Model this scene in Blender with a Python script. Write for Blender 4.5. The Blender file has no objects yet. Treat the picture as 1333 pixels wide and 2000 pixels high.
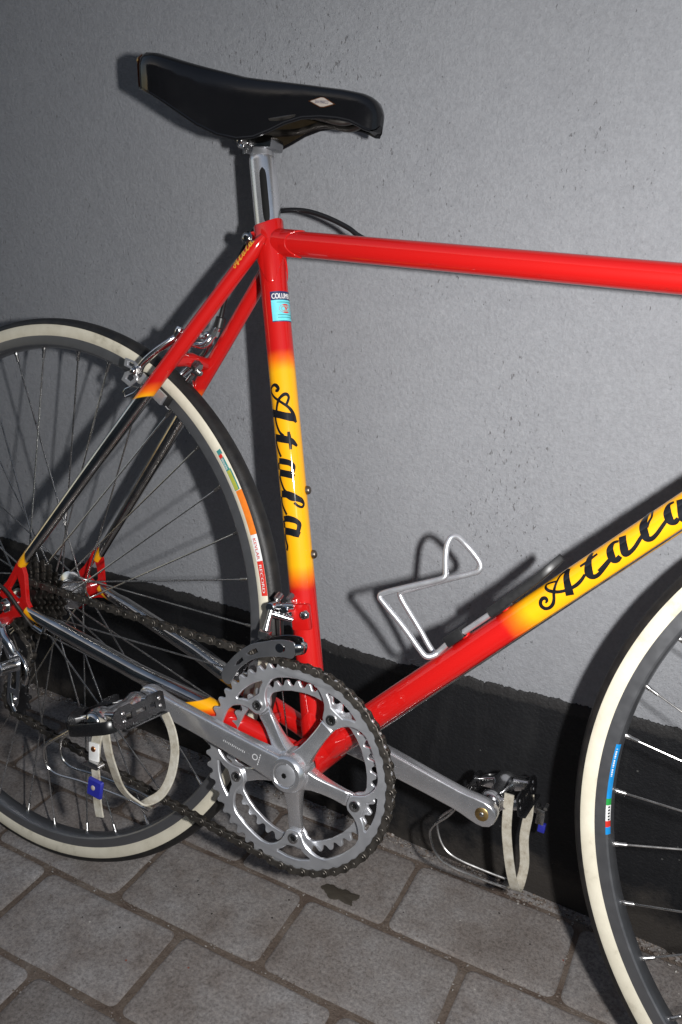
import bpy, bmesh, math, random
from math import sin, cos, pi, radians, atan2, hypot, sqrt
from mathutils import Vector, Matrix, noise
from mathutils.geometry import tessellate_polygon

scene = bpy.context.scene
COL = scene.collection

# ---------------------------------------------------------------- camera
# world: X along the wall, Y into the wall, Z up; origin where the rear tyre stands
cam_d = bpy.data.cameras.new('camera')
cam = bpy.data.objects.new('camera', cam_d)
COL.objects.link(cam)
CAM = Vector((0.75894, -0.56323, 0.7871))
RIGHT = Vector((0.867697, 0.496006, 0.032863))
FWD = Vector((-0.456268, 0.820929, -0.343359))
UP = Vector((-0.197286, 0.282937, 0.938629))
m = Matrix((RIGHT, UP, -FWD)).transposed().to_4x4()
m.translation = CAM
cam.matrix_world = m
cam_d.sensor_fit = 'VERTICAL'
cam_d.sensor_height = 24.0
cam_d.lens = 1605.19 / 2000 * 24.0
cam_d.clip_start = 0.01
cam_d.clip_end = 500
scene.camera = cam

# ---------------------------------------------------------------- dusk sky, low sun, the camera's flash
SUN_EL, SUN_AZ = radians(14.0), radians(205)      # compass azimuth clockwise from +Y: low behind the added house front
world = bpy.data.worlds.new('World')
scene.world = world
world.use_nodes = True
wn = world.node_tree
sky = wn.nodes.new('ShaderNodeTexSky')
sky.sky_type = 'NISHITA'
sky.sun_disc = False
sky.sun_elevation = SUN_EL
sky.sun_rotation = SUN_AZ
sky.air_density = 1.0
sky.dust_density = 3.0
sky.ozone_density = 1.0
wn.links.new(sky.outputs[0], wn.nodes['Background'].inputs[0])
wn.nodes['Background'].inputs[1].default_value = 0.135

sun_d = bpy.data.lights.new('sun', 'SUN')
sun_d.energy = 0.02
sun_d.angle = radians(10)
sun_d.color = (1.0, 0.55, 0.25)
sun = bpy.data.objects.new('sun', sun_d)
COL.objects.link(sun)
to_sun = Vector((sin(SUN_AZ) * cos(SUN_EL), cos(SUN_AZ) * cos(SUN_EL), sin(SUN_EL)))
sun.rotation_euler = to_sun.to_track_quat('Z', 'Y').to_euler()
sun.location = (0, -3, 3)

flash_d = bpy.data.lights.new('camera_flash', 'AREA')   # the photograph is lit by the flash beside the lens
flash_d.shape = 'RECTANGLE'
flash_d.size, flash_d.size_y = 0.022, 0.034
flash_d.energy = 8.0
flash_d.spread = radians(140)
flash_d.color = (1.0, 0.985, 0.965)
flash = bpy.data.objects.new('camera_flash', flash_d)
COL.objects.link(flash)
fm = Matrix((RIGHT, UP, -FWD)).transposed().to_4x4()
fm.translation = CAM + RIGHT * 0.125 - FWD * 0.01
flash.matrix_world = fm

vs = scene.view_settings
vs.view_transform = 'Standard'
vs.look = 'None'
vs.gamma = 1.0
vs.use_curve_mapping = False
vs.exposure = 0.0
scene.render.engine = 'CYCLES'
scene.cycles.max_bounces = 8

# ---------------------------------------------------------------- materials
MATS = {}


def principled(name, color, rough=0.5, metal=0.0, coat=0.0, spec=0.5, coat_rough=0.05):
    mt = bpy.data.materials.new(name)
    mt.use_nodes = True
    b = mt.node_tree.nodes['Principled BSDF']
    b.inputs['Base Color'].default_value = (*color, 1)
    b.inputs['Roughness'].default_value = rough
    b.inputs['Metallic'].default_value = metal
    b.inputs['Specular IOR Level'].default_value = spec
    b.inputs['Coat Weight'].default_value = coat
    b.inputs['Coat Roughness'].default_value = coat_rough
    MATS[name] = mt
    return mt, mt.node_tree, b


def node(t, kind, **kw):
    n = t.nodes.new(kind)
    for k, v in kw.items():
        if k.startswith('i_'):
            n.inputs[k[2:].replace('_', ' ')].default_value = v
        else:
            setattr(n, k, v)
    return n


def ramp(t, fac, stops, interp='LINEAR'):
    r = node(t, 'ShaderNodeValToRGB')
    cr = r.color_ramp
    cr.interpolation = interp
    while len(cr.elements) < len(stops):
        cr.elements.new(0.5)
    for e, (pos, col) in zip(cr.elements, stops):
        e.position = pos
        e.color = (*col, 1) if len(col) == 3 else col
    t.links.new(fac, r.inputs['Fac'])
    return r


def objco(t):
    return node(t, 'ShaderNodeTexCoord').outputs['Object']


def noise_tex(t, vec, scale, detail=4, rough=0.55):
    n = node(t, 'ShaderNodeTexNoise')
    n.inputs['Scale'].default_value = scale
    n.inputs['Detail'].default_value = detail
    n.inputs['Roughness'].default_value = rough
    t.links.new(vec, n.inputs['Vector'])
    return n.outputs['Fac']


def bump(t, b, height, strength, dist):
    bp = node(t, 'ShaderNodeBump')
    bp.inputs['Strength'].default_value = strength
    bp.inputs['Distance'].default_value = dist
    t.links.new(height, bp.inputs['Height'])
    t.links.new(bp.outputs[0], b.inputs['Normal'])
    return bp


def mix(t, fac, a, b_, mode='MIX'):
    mx = node(t, 'ShaderNodeMix', data_type='RGBA', blend_type=mode)
    for s, v in ((0, fac), (6, a), (7, b_)):
        if isinstance(v, (int, float)):
            mx.inputs[s].default_value = v
        elif isinstance(v, tuple):
            mx.inputs[s].default_value = (*v, 1)
        else:
            t.links.new(v, mx.inputs[s])
    return mx.outputs[2]


def math_(t, op, a, b_=0.0, c=0.0):
    n = node(t, 'ShaderNodeMath', operation=op)
    for s, v in enumerate((a, b_, c)):
        if isinstance(v, (int, float)):
            n.inputs[s].default_value = v
        else:
            t.links.new(v, n.inputs[s])
    return n.outputs[0]


def rough_wear(t, b, base, amp, scale=120.0):
    """uneven polish: fine grime varies the roughness"""
    n = noise_tex(t, objco(t), scale, 5)
    r = ramp(t, n, [(0.35, (base,) * 3), (0.75, (min(1, base + amp),) * 3)])
    t.links.new(r.outputs[0], b.inputs['Roughness'])


RED = (0.47, 0.006, 0.005)
YEL = (0.80, 0.37, 0.004)
ORG = (0.75, 0.13, 0.005)


def paint_mat(name, stops, coat=0.8):
    """enamel that fades along the tube; attribute 's' runs 0..1 along it"""
    mt, t, b = principled(name, RED, 0.55, 0, 1.0, 0.12, 0.045)
    if stops:
        a = node(t, 'ShaderNodeAttribute', attribute_name='s')
        n = noise_tex(t, objco(t), 60, 3)
        s = math_(t, 'ADD', a.outputs['Fac'], math_(t, 'MULTIPLY', math_(t, 'SUBTRACT', n, 0.5), 0.012))
        col = ramp(t, s, stops).outputs[0]
    else:
        rgb = node(t, 'ShaderNodeRGB')
        rgb.outputs[0].default_value = (*RED, 1)
        col = rgb.outputs[0]
    # specks of dirt and small chips
    n2 = noise_tex(t, objco(t), 420, 2)
    chips = ramp(t, n2, [(0.795, (0, 0, 0)), (0.80, (1, 1, 1))]).outputs[0]
    col = mix(t, chips, col, (0.25, 0.18, 0.14))
    t.links.new(col, b.inputs['Base Color'])
    cr_ = ramp(t, noise_tex(t, objco(t), 48, 5), [(0.35, (0.03,) * 3), (0.75, (0.11,) * 3)])
    t.links.new(cr_.outputs[0], b.inputs['Coat Roughness'])
    return mt


paint_mat('red_enamel', None)


def fade(pts):
    return [(x, c) for x, c in pts]


principled('chrome', (0.62, 0.61, 0.60), 0.13, 1.0)
for nm, c, r, a in (('polished_alloy', (0.78, 0.78, 0.79), 0.16, 0.08), ('satin_alloy', (0.64, 0.65, 0.68), 0.34, 0.12), ('brushed_alloy', (0.76, 0.76, 0.78), 0.23, 0.06),
                    ('steel', (0.58, 0.57, 0.56), 0.22, 0.12), ('rim_alloy', (0.26, 0.265, 0.28), 0.34, 0.08), ('boss_steel', (0.22, 0.19, 0.16), 0.35, 0.2),
                    ('dark_steel', (0.13, 0.12, 0.11), 0.34, 0.3), ('chain_steel', (0.13, 0.118, 0.105), 0.42, 0.3),
                    ('dark_chrome', (0.34, 0.34, 0.35), 0.16, 0.1), ('copper', (0.55, 0.22, 0.10), 0.25, 0.2), ('warm_tail_sheen', (0.16, 0.05, 0.018), 0.4, 0.2), ('brass', (0.55, 0.38, 0.16), 0.3, 0.2)):
    mt, t, b = principled(nm, c, r, 1.0)
    rough_wear(t, b, r, a, 90)
    n = noise_tex(t, objco(t), 45, 5)
    rr = ramp(t, n, [(0.3, tuple(v * 0.9 for v in c)), (0.7, c)])
    t.links.new(rr.outputs[0], b.inputs['Base Color'])
MATS['satin_alloy'].node_tree.nodes['Principled BSDF'].inputs['Metallic'].default_value = 0.8
MATS['brushed_alloy'].node_tree.nodes['Principled BSDF'].inputs['Metallic'].default_value = 0.88
tb_ = MATS['warm_tail_sheen'].node_tree.nodes['Principled BSDF']  # brown standing for a warm reflection on the black saddle tail
tb_.inputs['Metallic'].default_value = 0.0
tb_.inputs['Specular IOR Level'].default_value = 0.12
MATS['rim_alloy'].node_tree.nodes['Principled BSDF'].inputs['Metallic'].default_value = 0.85

for nm, c, r, sp in (('black_plastic', (0.012, 0.012, 0.013), 0.35, 0.5), ('black_cage', (0.010, 0.010, 0.011), 0.22, 0.6),
                     ('black_rubber', (0.012, 0.012, 0.013), 0.55, 0.35), ('cable_black', (0.010, 0.010, 0.011), 0.30, 0.5),
                     ('blue_plastic', (0.02, 0.025, 0.28), 0.35, 0.5), ('decal_black', (0.006, 0.007, 0.010), 0.5, 0.2),
                     ('decal_gold', (0.70, 0.33, 0.03), 0.35, 0.5), ('white_print', (0.75, 0.75, 0.74), 0.4, 0.4),
                     ('cyan_print', (0.16, 0.66, 0.74), 0.30, 0.5), ('navy_print', (0.02, 0.03, 0.10), 0.3, 0.5),
                     ('red_print', (0.62, 0.03, 0.02), 0.4, 0.4), ('orange_print', (0.78, 0.20, 0.02), 0.4, 0.4),
                     ('green_print', (0.02, 0.32, 0.06), 0.4, 0.4), ('olive_print', (0.40, 0.42, 0.06), 0.4, 0.4),
                     ('blue_print', (0.01, 0.25, 0.62), 0.35, 0.5), ('teal_print', (0.05, 0.25, 0.24), 0.4, 0.4),
                     ('grey_etch', (0.62, 0.62, 0.63), 0.6, 0.3), ('brown_plastic', (0.022, 0.016, 0.009), 0.3, 0.5),
                     ('slot_black', (0.004, 0.004, 0.004), 0.5, 0.2), ('badge_white', (0.40, 0.35, 0.31), 0.35, 0.5)):
    mt, t, b = principled(nm, c, r, 0, 0, sp)
    n = noise_tex(t, objco(t), 130, 4)
    rr = ramp(t, n, [(0.3, tuple(v * 0.8 for v in c)), (0.7, c)])
    t.links.new(rr.outputs[0], b.inputs['Base Color'])
    rough_wear(t, b, r, 0.15, 160)

for nm in ('decal_black',):
    b = MATS[nm].node_tree.nodes['Principled BSDF']
    b.inputs['Specular IOR Level'].default_value = 0.1
    b.inputs['Coat Weight'].default_value = 1.0
    b.inputs['Coat Roughness'].default_value = 0.06

# cream sidewall: slightly soiled rubber
mt, t, b = principled('cream_rubber', (0.66, 0.60, 0.46), 0.6, 0, 0, 0.3)
n = noise_tex(t, objco(t), 38, 6, 0.65)
c1 = ramp(t, n, [(0.25, (0.42, 0.38, 0.29)), (0.42, (0.62, 0.575, 0.46)), (0.62, (0.68, 0.635, 0.515)), (0.8, (0.71, 0.67, 0.56))]).outputs[0]
t.links.new(c1, b.inputs['Base Color'])
bump(t, b, noise_tex(t, objco(t), 900, 3), 0.25, 0.0004)
# tread rubber
mt, t, b = principled('tread_rubber', (0.012, 0.012, 0.012), 0.5, 0, 0, 0.35)
n = noise_tex(t, objco(t), 70, 5)
t.links.new(ramp(t, n, [(0.3, (0.008, 0.008, 0.009)), (0.75, (0.024, 0.022, 0.020))]).outputs[0], b.inputs['Base Color'])
bump(t, b, noise_tex(t, objco(t), 700, 4), 0.35, 0.0006)
# saddle skin: glossy grained black
mt, t, b = principled('saddle_skin', (0.006, 0.006, 0.007), 0.2, 0, 0.0, 0.42)
bump(t, b, noise_tex(t, objco(t), 520, 4, 0.6), 0.06, 0.0006)
rough_wear(t, b, 0.10, 0.16, 40)
# toe strap leather
mt, t, b = principled('pale_strap', (0.55, 0.50, 0.40), 0.65, 0, 0, 0.25)
n = noise_tex(t, objco(t), 85, 6, 0.7)
t.links.new(ramp(t, n, [(0.25, (0.17, 0.13, 0.09)), (0.45, (0.38, 0.35, 0.285)), (0.75, (0.55, 0.53, 0.47))]).outputs[0], b.inputs['Base Color'])
bump(t, b, noise_tex(t, objco(t), 600, 4), 0.3, 0.0006)


def stay_mat(name, p_red, p_tip, slant, tail=None):
    """painted stay: red, a yellow pointed tip, then bare chrome; tail = where yellow/red paint comes back at the dropout"""
    mt, t, b = principled(name, RED, 0.55, 0, 1.0, 0.12, 0.05)
    a = node(t, 'ShaderNodeAttribute', attribute_name='s')
    an = node(t, 'ShaderNodeAttribute', attribute_name='ang')
    s = math_(t, 'ADD', a.outputs['Fac'], math_(t, 'MULTIPLY', an.outputs['Fac'], slant))
    col = ramp(t, s, [(p_red - 0.015, RED), (p_red + 0.012, ORG), (p_red + 0.03, YEL)]).outputs[0]
    chrome = MATS['chrome'].node_tree.nodes['Principled BSDF']
    b2 = node(t, 'ShaderNodeBsdfPrincipled')
    for k in ('Base Color', 'Roughness', 'Metallic'):
        b2.inputs[k].default_value = chrome.inputs[k].default_value
    n = noise_tex(t, objco(t), 50, 5)
    t.links.new(ramp(t, n, [(0.3, (0.40, 0.38, 0.36)), (0.7, (0.62, 0.61, 0.60))]).outputs[0], b2.inputs['Base Color'])
    ms = node(t, 'ShaderNodeMixShader')
    edge = ramp(t, s, [(p_tip - 0.002, (0, 0, 0)), (p_tip + 0.002, (1, 1, 1))]).outputs[0]
    if tail:
        s2 = math_(t, 'ADD', a.outputs['Fac'], math_(t, 'MULTIPLY', an.outputs['Fac'], -slant * 0.8))
        back = ramp(t, s2, [(tail - 0.002, (1, 1, 1)), (tail + 0.002, (0, 0, 0))]).outputs[0]
        edge = math_(t, 'MULTIPLY', edge, back)
        c2 = ramp(t, s2, [(tail + 0.02, YEL), (tail + 0.05, ORG), (tail + 0.07, RED)]).outputs[0]
        mid = ramp(t, a.outputs['Fac'], [(0.70, (0, 0, 0)), (0.71, (1, 1, 1))]).outputs[0]
        col = mix(t, mid, col, c2)
    t.links.new(col, b.inputs['Base Color'])
    t.links.new(edge, ms.inputs[0])
    t.links.new(b.outputs[0], ms.inputs[1])
    t.links.new(b2.outputs[0], ms.inputs[2])
    t.links.new(ms.outputs[0], t.nodes['Material Output'].inputs[0])
    return mt


# ---------------------------------------------------------------- mesh helpers (millimetres)
class G:
    """collects verts (mm) and faces; build() links them as ONE mesh object"""

    def __init__(self):
        self.v, self.f, self.s, self.a = [], [], [], []

    def add(self, vs, fs, s=None, a=None):
        o = len(self.v)
        self.v += [Vector(q) for q in vs]
        self.f += [tuple(i + o for i in q) for q in fs]
        self.s += list(s) if s else [0.0] * len(vs)
        self.a += list(a) if a else [0.0] * len(vs)
        return self

    def tube(self, pts, r, seg=12, cap=True, flat=None, upv=None):
        """sweep a circle (or, with flat=(k,), an ellipse squashed along the frame's second axis) along pts"""
        pts = [Vector(q) for q in pts]
        n = len(pts)
        rr = r if isinstance(r, (list, tuple)) else [r] * n
        tang = []
        for i in range(n):
            d = (pts[min(i + 1, n - 1)] - pts[max(i - 1, 0)])
            tang.append(d.normalized() if d.length > 1e-9 else Vector((1, 0, 0)))
        ref = Vector(upv) if upv else (Vector((0, 1, 0)) if abs(tang[0].y) < 0.9 else Vector((0, 0, 1)))
        u = (ref - tang[0] * ref.dot(tang[0])).normalized()
        L = [0.0]
        for i in range(1, n):
            L.append(L[-1] + (pts[i] - pts[i - 1]).length)
        tot = L[-1] or 1.0
        vs, ss, aa = [], [], []
        for i in range(n):
            if i:
                if upv:
                    u = Vector(upv)
                u = (u - tang[i] * u.dot(tang[i])).normalized()
            w = tang[i].cross(u)
            k = flat if flat else 1.0
            for j in range(seg):
                th = 2 * pi * j / seg
                vs.append(pts[i] + u * (rr[i] * cos(th)) + w * (rr[i] * k * sin(th)))
                ss.append(L[i] / tot)
                aa.append(sin(th))
        fs = []
        for i in range(n - 1):
            for j in range(seg):
                a, b_ = i * seg + j, i * seg + (j + 1) % seg
                fs.append((a, b_, b_ + seg, a + seg))
        if cap:
            fs.append(tuple(range(seg))[::-1])
            fs.append(tuple(range((n - 1) * seg, n * seg)))
        return self.add(vs, fs, ss, aa)

    def ring(self, pts, r, seg=8):
        """closed tube"""
        pts = [Vector(q) for q in pts]
        n = len(pts)
        c = sum(pts, Vector()) / n
        vs, fs = [], []
        for i in range(n):
            d = (pts[(i + 1) % n] - pts[i - 1]).normalized()
            u = (pts[i] - c)
            u = (u - d * u.dot(d)).normalized()
            w = d.cross(u)
            for j in range(seg):
                th = 2 * pi * j / seg
                vs.append(pts[i] + u * r * cos(th) + w * r * sin(th))
        for i in range(n):
            for j in range(seg):
                a, b_ = i * seg + j, i * seg + (j + 1) % seg
                e, f_ = ((i + 1) % n) * seg + j, ((i + 1) % n) * seg + (j + 1) % seg
                fs.append((a, b_, f_, e))
        return self.add(vs, fs)

    def lathe(self, prof, n=96, c=(0, 0, 0), a0=0.0, a1=2 * pi, closed=False):
        """revolve (r, y) about the Y axis; angle from +X toward +Z. closed: profile is a loop"""
        full = abs(a1 - a0 - 2 * pi) < 1e-6
        k = n if full else n + 1
        m_ = len(prof)
        vs, ss = [], []
        for i in range(k):
            th = a0 + (a1 - a0) * i / n
            for r, y in prof:
                vs.append((c[0] + r * cos(th), c[1] + y, c[2] + r * sin(th)))
                ss.append(i / n)
        fs = []
        for i in range(n):
            i2 = (i + 1) % k
            for j in range(m_ if closed else m_ - 1):
                j2 = (j + 1) % m_
                fs.append((i * m_ + j, i2 * m_ + j, i2 * m_ + j2, i * m_ + j2))
        return self.add(vs, fs, ss)

    def cyl(self, p0, p1, r0, r1=None, seg=16, bev=0.0):
        p0, p1 = Vector(p0), Vector(p1)
        r1 = r0 if r1 is None else r1
        if bev:
            d = (p1 - p0).normalized() * bev
            return self.tube([p0, p0 + d, p1 - d, p1], [r0 - bev, r0, r1, r1 - bev], seg)
        return self.tube([p0, p1], [r0, r1], seg)

    def dome(self, c, d, r, h, seg=16, n=5):
        """spherical cap of base radius r and height h at c, bulging along d"""
        c, d = Vector(c), Vector(d).normalized()
        pts, rr = [], []
        for i in range(n + 1):
            th = pi / 2 * i / n
            pts.append(c + d * h * sin(th))
            rr.append(max(r * cos(th), 0.02))
        return self.tube(pts, rr, seg)

    def box(self, c, hs, ax=None, bev=0.0):
        """box with centre c, half sizes hs, axes ax (3 vectors)"""
        ax = [Vector(q).normalized() for q in ax] if ax else [Vector((1, 0, 0)), Vector((0, 1, 0)), Vector((0, 0, 1))]
        bm = bmesh.new()
        bmesh.ops.create_cube(bm, size=2.0)
        for v in bm.verts:
            v.co = Vector((v.co.x * hs[0], v.co.y * hs[1], v.co.z * hs[2]))
        if bev:
            bmesh.ops.bevel(bm, geom=list(bm.edges), offset=bev, segments=2, profile=0.6, affect='EDGES')
        bm.verts.index_update()
        vs = [Vector(c) + ax[0] * v.co.x + ax[1] * v.co.y + ax[2] * v.co.z for v in bm.verts]
        fs = [tuple(v.index for v in f.verts) for f in bm.faces]
        bm.free()
        return self.add(vs, fs)

    def plate(self, loops, y0, y1, cham=0.0):
        """polygon with holes, drawn in (x, z), solid between y0 and y1; cham: small chamfer on the y0 face"""
        loops = [[Vector((q[0], q[1], 0)) for q in lp] for lp in loops]

        def area(lp):
            return sum(lp[i].x * lp[(i + 1) % len(lp)].y - lp[(i + 1) % len(lp)].x * lp[i].y for i in range(len(lp)))
        loops = [lp if (area(lp) > 0) == (k == 0) else lp[::-1] for k, lp in enumerate(loops)]
        tris = tessellate_polygon(loops)
        flat = [q for lp in loops for q in lp]
        N = len(flat)

        def inset(lp, d):
            out = []
            n = len(lp)
            for i in range(n):
                e1 = (lp[i] - lp[i - 1])
                e2 = (lp[(i + 1) % n] - lp[i])
                t_ = (e1.normalized() + e2.normalized())
                t_ = t_.normalized() if t_.length > 1e-6 else e1.normalized()
                out.append(lp[i] + Vector((-t_.y, t_.x, 0)) * d)
            return out
        top = [q for lp in loops for q in (inset(lp, cham) if cham else lp)]
        sgn = 1 if y1 > y0 else -1
        vs = [(q.x, y0, q.y) for q in top] + [(q.x, y0 + sgn * cham, q.y) for q in flat] + [(q.x, y1, q.y) for q in flat]
        fs = []
        for tr in tris:
            fs.append(tuple(tr))
            fs.append(tuple(i + 2 * N for i in tr)[::-1])
        o = 0
        for lp in loops:
            n = len(lp)
            for i in range(n):
                a, b_ = o + i, o + (i + 1) % n
                if cham:
                    fs.append((a, b_, b_ + N, a + N))
                fs.append((a + N, b_ + N, b_ + 2 * N, a + 2 * N))
            o += n
        return self.add(vs, fs)

    def loft(self, secs, cap=True, closed=True):
        m_ = len(secs[0])
        vs = [q for s_ in secs for q in s_]
        ss = [i / (len(secs) - 1) for i, s_ in enumerate(secs) for q in s_]
        fs = []
        for i in range(len(secs) - 1):
            for j in range(m_ if closed else m_ - 1):
                j2 = (j + 1) % m_
                fs.append((i * m_ + j, i * m_ + j2, (i + 1) * m_ + j2, (i + 1) * m_ + j))
        if cap and closed:
            fs.append(tuple(range(m_))[::-1])
            fs.append(tuple(range((len(secs) - 1) * m_, len(secs) * m_)))
        return self.add(vs, fs, ss)

    def islands(self):
        par = list(range(len(self.v)))

        def find(i):
            while par[i] != i:
                par[i] = par[par[i]]
                i = par[i]
            return i
        for f in self.f:
            r0 = find(f[0])
            for i in f[1:]:
                par[find(i)] = r0
        out = {}
        for f in self.f:
            out.setdefault(find(f[0]), []).append(f)
        res = []
        for fs in out.values():
            ids = sorted({i for f in fs for i in f})
            mp_ = {i: k for k, i in enumerate(ids)}
            res.append(G().add([self.v[i] for i in ids], [tuple(mp_[i] for i in f) for f in fs], [self.s[i] for i in ids], [self.a[i] for i in ids]))
        return res

    def each(self, name, *a, **kw):
        """one object for every loose piece"""
        return [q.build(name, *a, **kw) for q in self.islands()]

    def build(self, name, mat, parent=None, org=None, sharp=38, label=None, recalc=True):
        me = bpy.data.meshes.new(name)
        o_ = Vector(org) if org is not None else ORG_
        me.from_pydata([(q - o_) * 0.001 for q in self.v], [], self.f)
        if recalc:
            bm = bmesh.new()
            bm.from_mesh(me)
            bmesh.ops.recalc_face_normals(bm, faces=bm.faces)
            bm.to_mesh(me)
            bm.free()
        for nm, arr in (('s', self.s), ('ang', self.a)):
            at = me.attributes.new(nm, 'FLOAT', 'POINT')
            at.data.foreach_set('value', arr)
        me.polygons.foreach_set('use_smooth', [True] * len(me.polygons))
        me.set_sharp_from_angle(angle=radians(sharp))
        me.materials.append(MATS[mat])
        ob = bpy.data.objects.new(name, me)
        COL.objects.link(ob)
        ob.parent = parent
        if label:
            ob['label'] = label
        return ob


def catmull(pts, n=6):
    pts = [tuple(q) for q in pts]
    out = []
    for i in range(len(pts) - 1):
        p0, p1, p2, p3 = pts[max(i - 1, 0)], pts[i], pts[i + 1], pts[min(i + 2, len(pts) - 1)]
        for k in range(n):
            t_ = k / n
            out.append(tuple(0.5 * (2 * b_ + (c - a) * t_ + (2 * a - 5 * b_ + 4 * c - d) * t_ * t_ + (3 * b_ - a - 3 * c + d) * t_ ** 3)
                             for a, b_, c, d in zip(p0, p1, p2, p3)))
    out.append(pts[-1])
    return out


def ribbon(g, pts, width_dir, w, th, n=6):
    """flat strap: centre line pts, half width w along width_dir, thickness th"""
    pts = [Vector(q) for q in catmull(pts, n)]
    N = len(pts)
    secs = []
    for i in range(N):
        d = (pts[min(i + 1, N - 1)] - pts[max(i - 1, 0)]).normalized()
        wd = Vector(width_dir)
        wd = (wd - d * wd.dot(d)).normalized()
        nn = d.cross(wd) * th * 0.5
        wv = wd * w
        p_ = pts[i]
        secs.append([p_ - wv - nn * 0.6, p_ - wv * 0.92 - nn, p_ + wv * 0.92 - nn, p_ + wv - nn * 0.6, p_ + wv + nn * 0.6, p_ + wv * 0.92 + nn, p_ - wv * 0.92 + nn, p_ - wv + nn * 0.6])
    return g.loft(secs)


def empty(name, parent=None, loc=(0, 0, 0)):
    o = bpy.data.objects.new(name, None)
    o.empty_display_size = 0.05
    COL.objects.link(o)
    o.parent = parent
    o.location = loc
    return o


def tag(o, label, cat, group=None, kind=None):
    o['label'] = label
    o['category'] = cat
    if group:
        o['group'] = group
    if kind:
        o['kind'] = kind
    return o


ORG_ = Vector((0, 0, 0))
random.seed(7)

# ================================================================ SETTING
WALL_Y = 260.0
ROW_ANG = radians(2.6)
PITCH_X, PITCH_Y = 203.5, 118.0

# ---- sand bed that carries the paving and reaches the horizon
mt, t, b = principled('joint_sand', (0.16, 0.12, 0.095), 0.95, 0, 0, 0.15)
pos = node(t, 'ShaderNodeNewGeometry').outputs['Position']
n1 = noise_tex(t, pos, 26, 6, 0.7)
n2 = noise_tex(t, pos, 420, 4, 0.7)
sand = ramp(t, n1, [(0.3, (0.12, 0.086, 0.07)), (0.55, (0.185, 0.148, 0.122)), (0.75, (0.25, 0.215, 0.19))]).outputs[0]
sand = mix(t, 0.55, sand, ramp(t, n2, [(0.3, (0.35, 0.32, 0.3)), (0.7, (1.0, 0.98, 0.95))]).outputs[0], 'MULTIPLY')
mp = node(t, 'ShaderNodeMapping')
mp.inputs['Rotation'].default_value = (0, 0, -ROW_ANG)
t.links.new(pos, mp.inputs['Vector'])
br = node(t, 'ShaderNodeTexBrick')
br.inputs['Scale'].default_value = 1.0
br.inputs['Brick Width'].default_value = PITCH_X / 1000
br.inputs['Row Height'].default_value = PITCH_Y / 1000
br.inputs['Mortar Size'].default_value = 0.005
br.inputs['Color1'].default_value = (0.17, 0.155, 0.145, 1)
br.inputs['Color2'].default_value = (0.20, 0.185, 0.17, 1)
br.inputs['Mortar'].default_value = (0.12, 0.09, 0.07, 1)
t.links.new(mp.outputs[0], br.inputs['Vector'])
sep = node(t, 'ShaderNodeSeparateXYZ')
t.links.new(pos, sep.inputs[0])
near = math_(t, 'MULTIPLY', math_(t, 'LESS_THAN', math_(t, 'ABSOLUTE', math_(t, 'SUBTRACT', sep.outputs[0], 0.62)), 1.8),
             math_(t, 'LESS_THAN', math_(t, 'ABSOLUTE', math_(t, 'ADD', sep.outputs[1], 0.5)), 0.9))
t.links.new(mix(t, near, br.outputs['Color'], sand), b.inputs['Base Color'])
bump(t, b, math_(t, 'ADD', n1, math_(t, 'MULTIPLY', n2, 0.5)), 0.9, 0.006)

g = G()
g.add([(-40000, -40000, -3.4), (40000, -40000, -3.4), (40000, 40000, -3.4), (-40000, 40000, -3.4)], [(0, 1, 2, 3)])
pavement = g.build('pavement', 'joint_sand', None, (0, 0, 0))
pavement['kind'] = 'structure'

# ---- paving blocks
mt, t, b = principled('paver_concrete', (0.2, 0.19, 0.18), 0.85, 0, 0, 0.25)
pos = node(t, 'ShaderNodeNewGeometry').outputs['Position']
oi = node(t, 'ShaderNodeObjectInfo')
va = node(t, 'ShaderNodeVectorMath', operation='ADD')
cmb = node(t, 'ShaderNodeCombineXYZ')
t.links.new(math_(t, 'MULTIPLY', oi.outputs['Random'], 9.0), cmb.inputs[2])
t.links.new(pos, va.inputs[0])
t.links.new(cmb.outputs[0], va.inputs[1])
pv = va.outputs[0]
big = noise_tex(t, pv, 8, 6, 0.62)
mid = noise_tex(t, pv, 30, 7, 0.72)
fine = noise_tex(t, pv, 260, 6, 0.85)
col = ramp(t, big, [(0.25, (0.148, 0.132, 0.122)), (0.42, (0.195, 0.180, 0.170)), (0.58, (0.225, 0.217, 0.212)), (0.78, (0.250, 0.250, 0.252))]).outputs[0]
col = mix(t, 0.75, col, ramp(t, mid, [(0.28, (0.66, 0.59, 0.55)), (0.48, (0.95, 0.92, 0.91)), (0.70, (1.18, 1.19, 1.21))]).outputs[0], 'MULTIPLY')
col = mix(t, 0.7, col, ramp(t, fine, [(0.36, (0.35, 0.31, 0.29)), (0.5, (1, 1, 1)), (0.63, (1.55, 1.52, 1.47))]).outputs[0], 'MULTIPLY')
vor = node(t, 'ShaderNodeTexVoronoi', feature='F1')
vor.inputs['Scale'].default_value = 62
t.links.new(pv, vor.inputs['Vector'])
spots = ramp(t, vor.outputs['Distance'], [(0.055, (1, 1, 1)), (0.085, (0, 0, 0))]).outputs[0]
sc_ = node(t, 'ShaderNodeSeparateColor')
t.links.new(vor.outputs['Color'], sc_.inputs[0])
dark_sel = math_(t, 'MULTIPLY', spots, math_(t, 'LESS_THAN', sc_.outputs[0], 0.22))
pale_sel = math_(t, 'MULTIPLY', spots, math_(t, 'GREATER_THAN', sc_.outputs[0], 0.90))
rust_sel = math_(t, 'MULTIPLY', spots, math_(t, 'LESS_THAN', math_(t, 'ABSOLUTE', math_(t, 'SUBTRACT', sc_.outputs[0], 0.5)), 0.03))
col = mix(t, dark_sel, col, (0.03, 0.027, 0.025))
col = mix(t, pale_sel, col, (0.42, 0.40, 0.37))
col = mix(t, rust_sel, col, (0.22, 0.06, 0.04))
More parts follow.
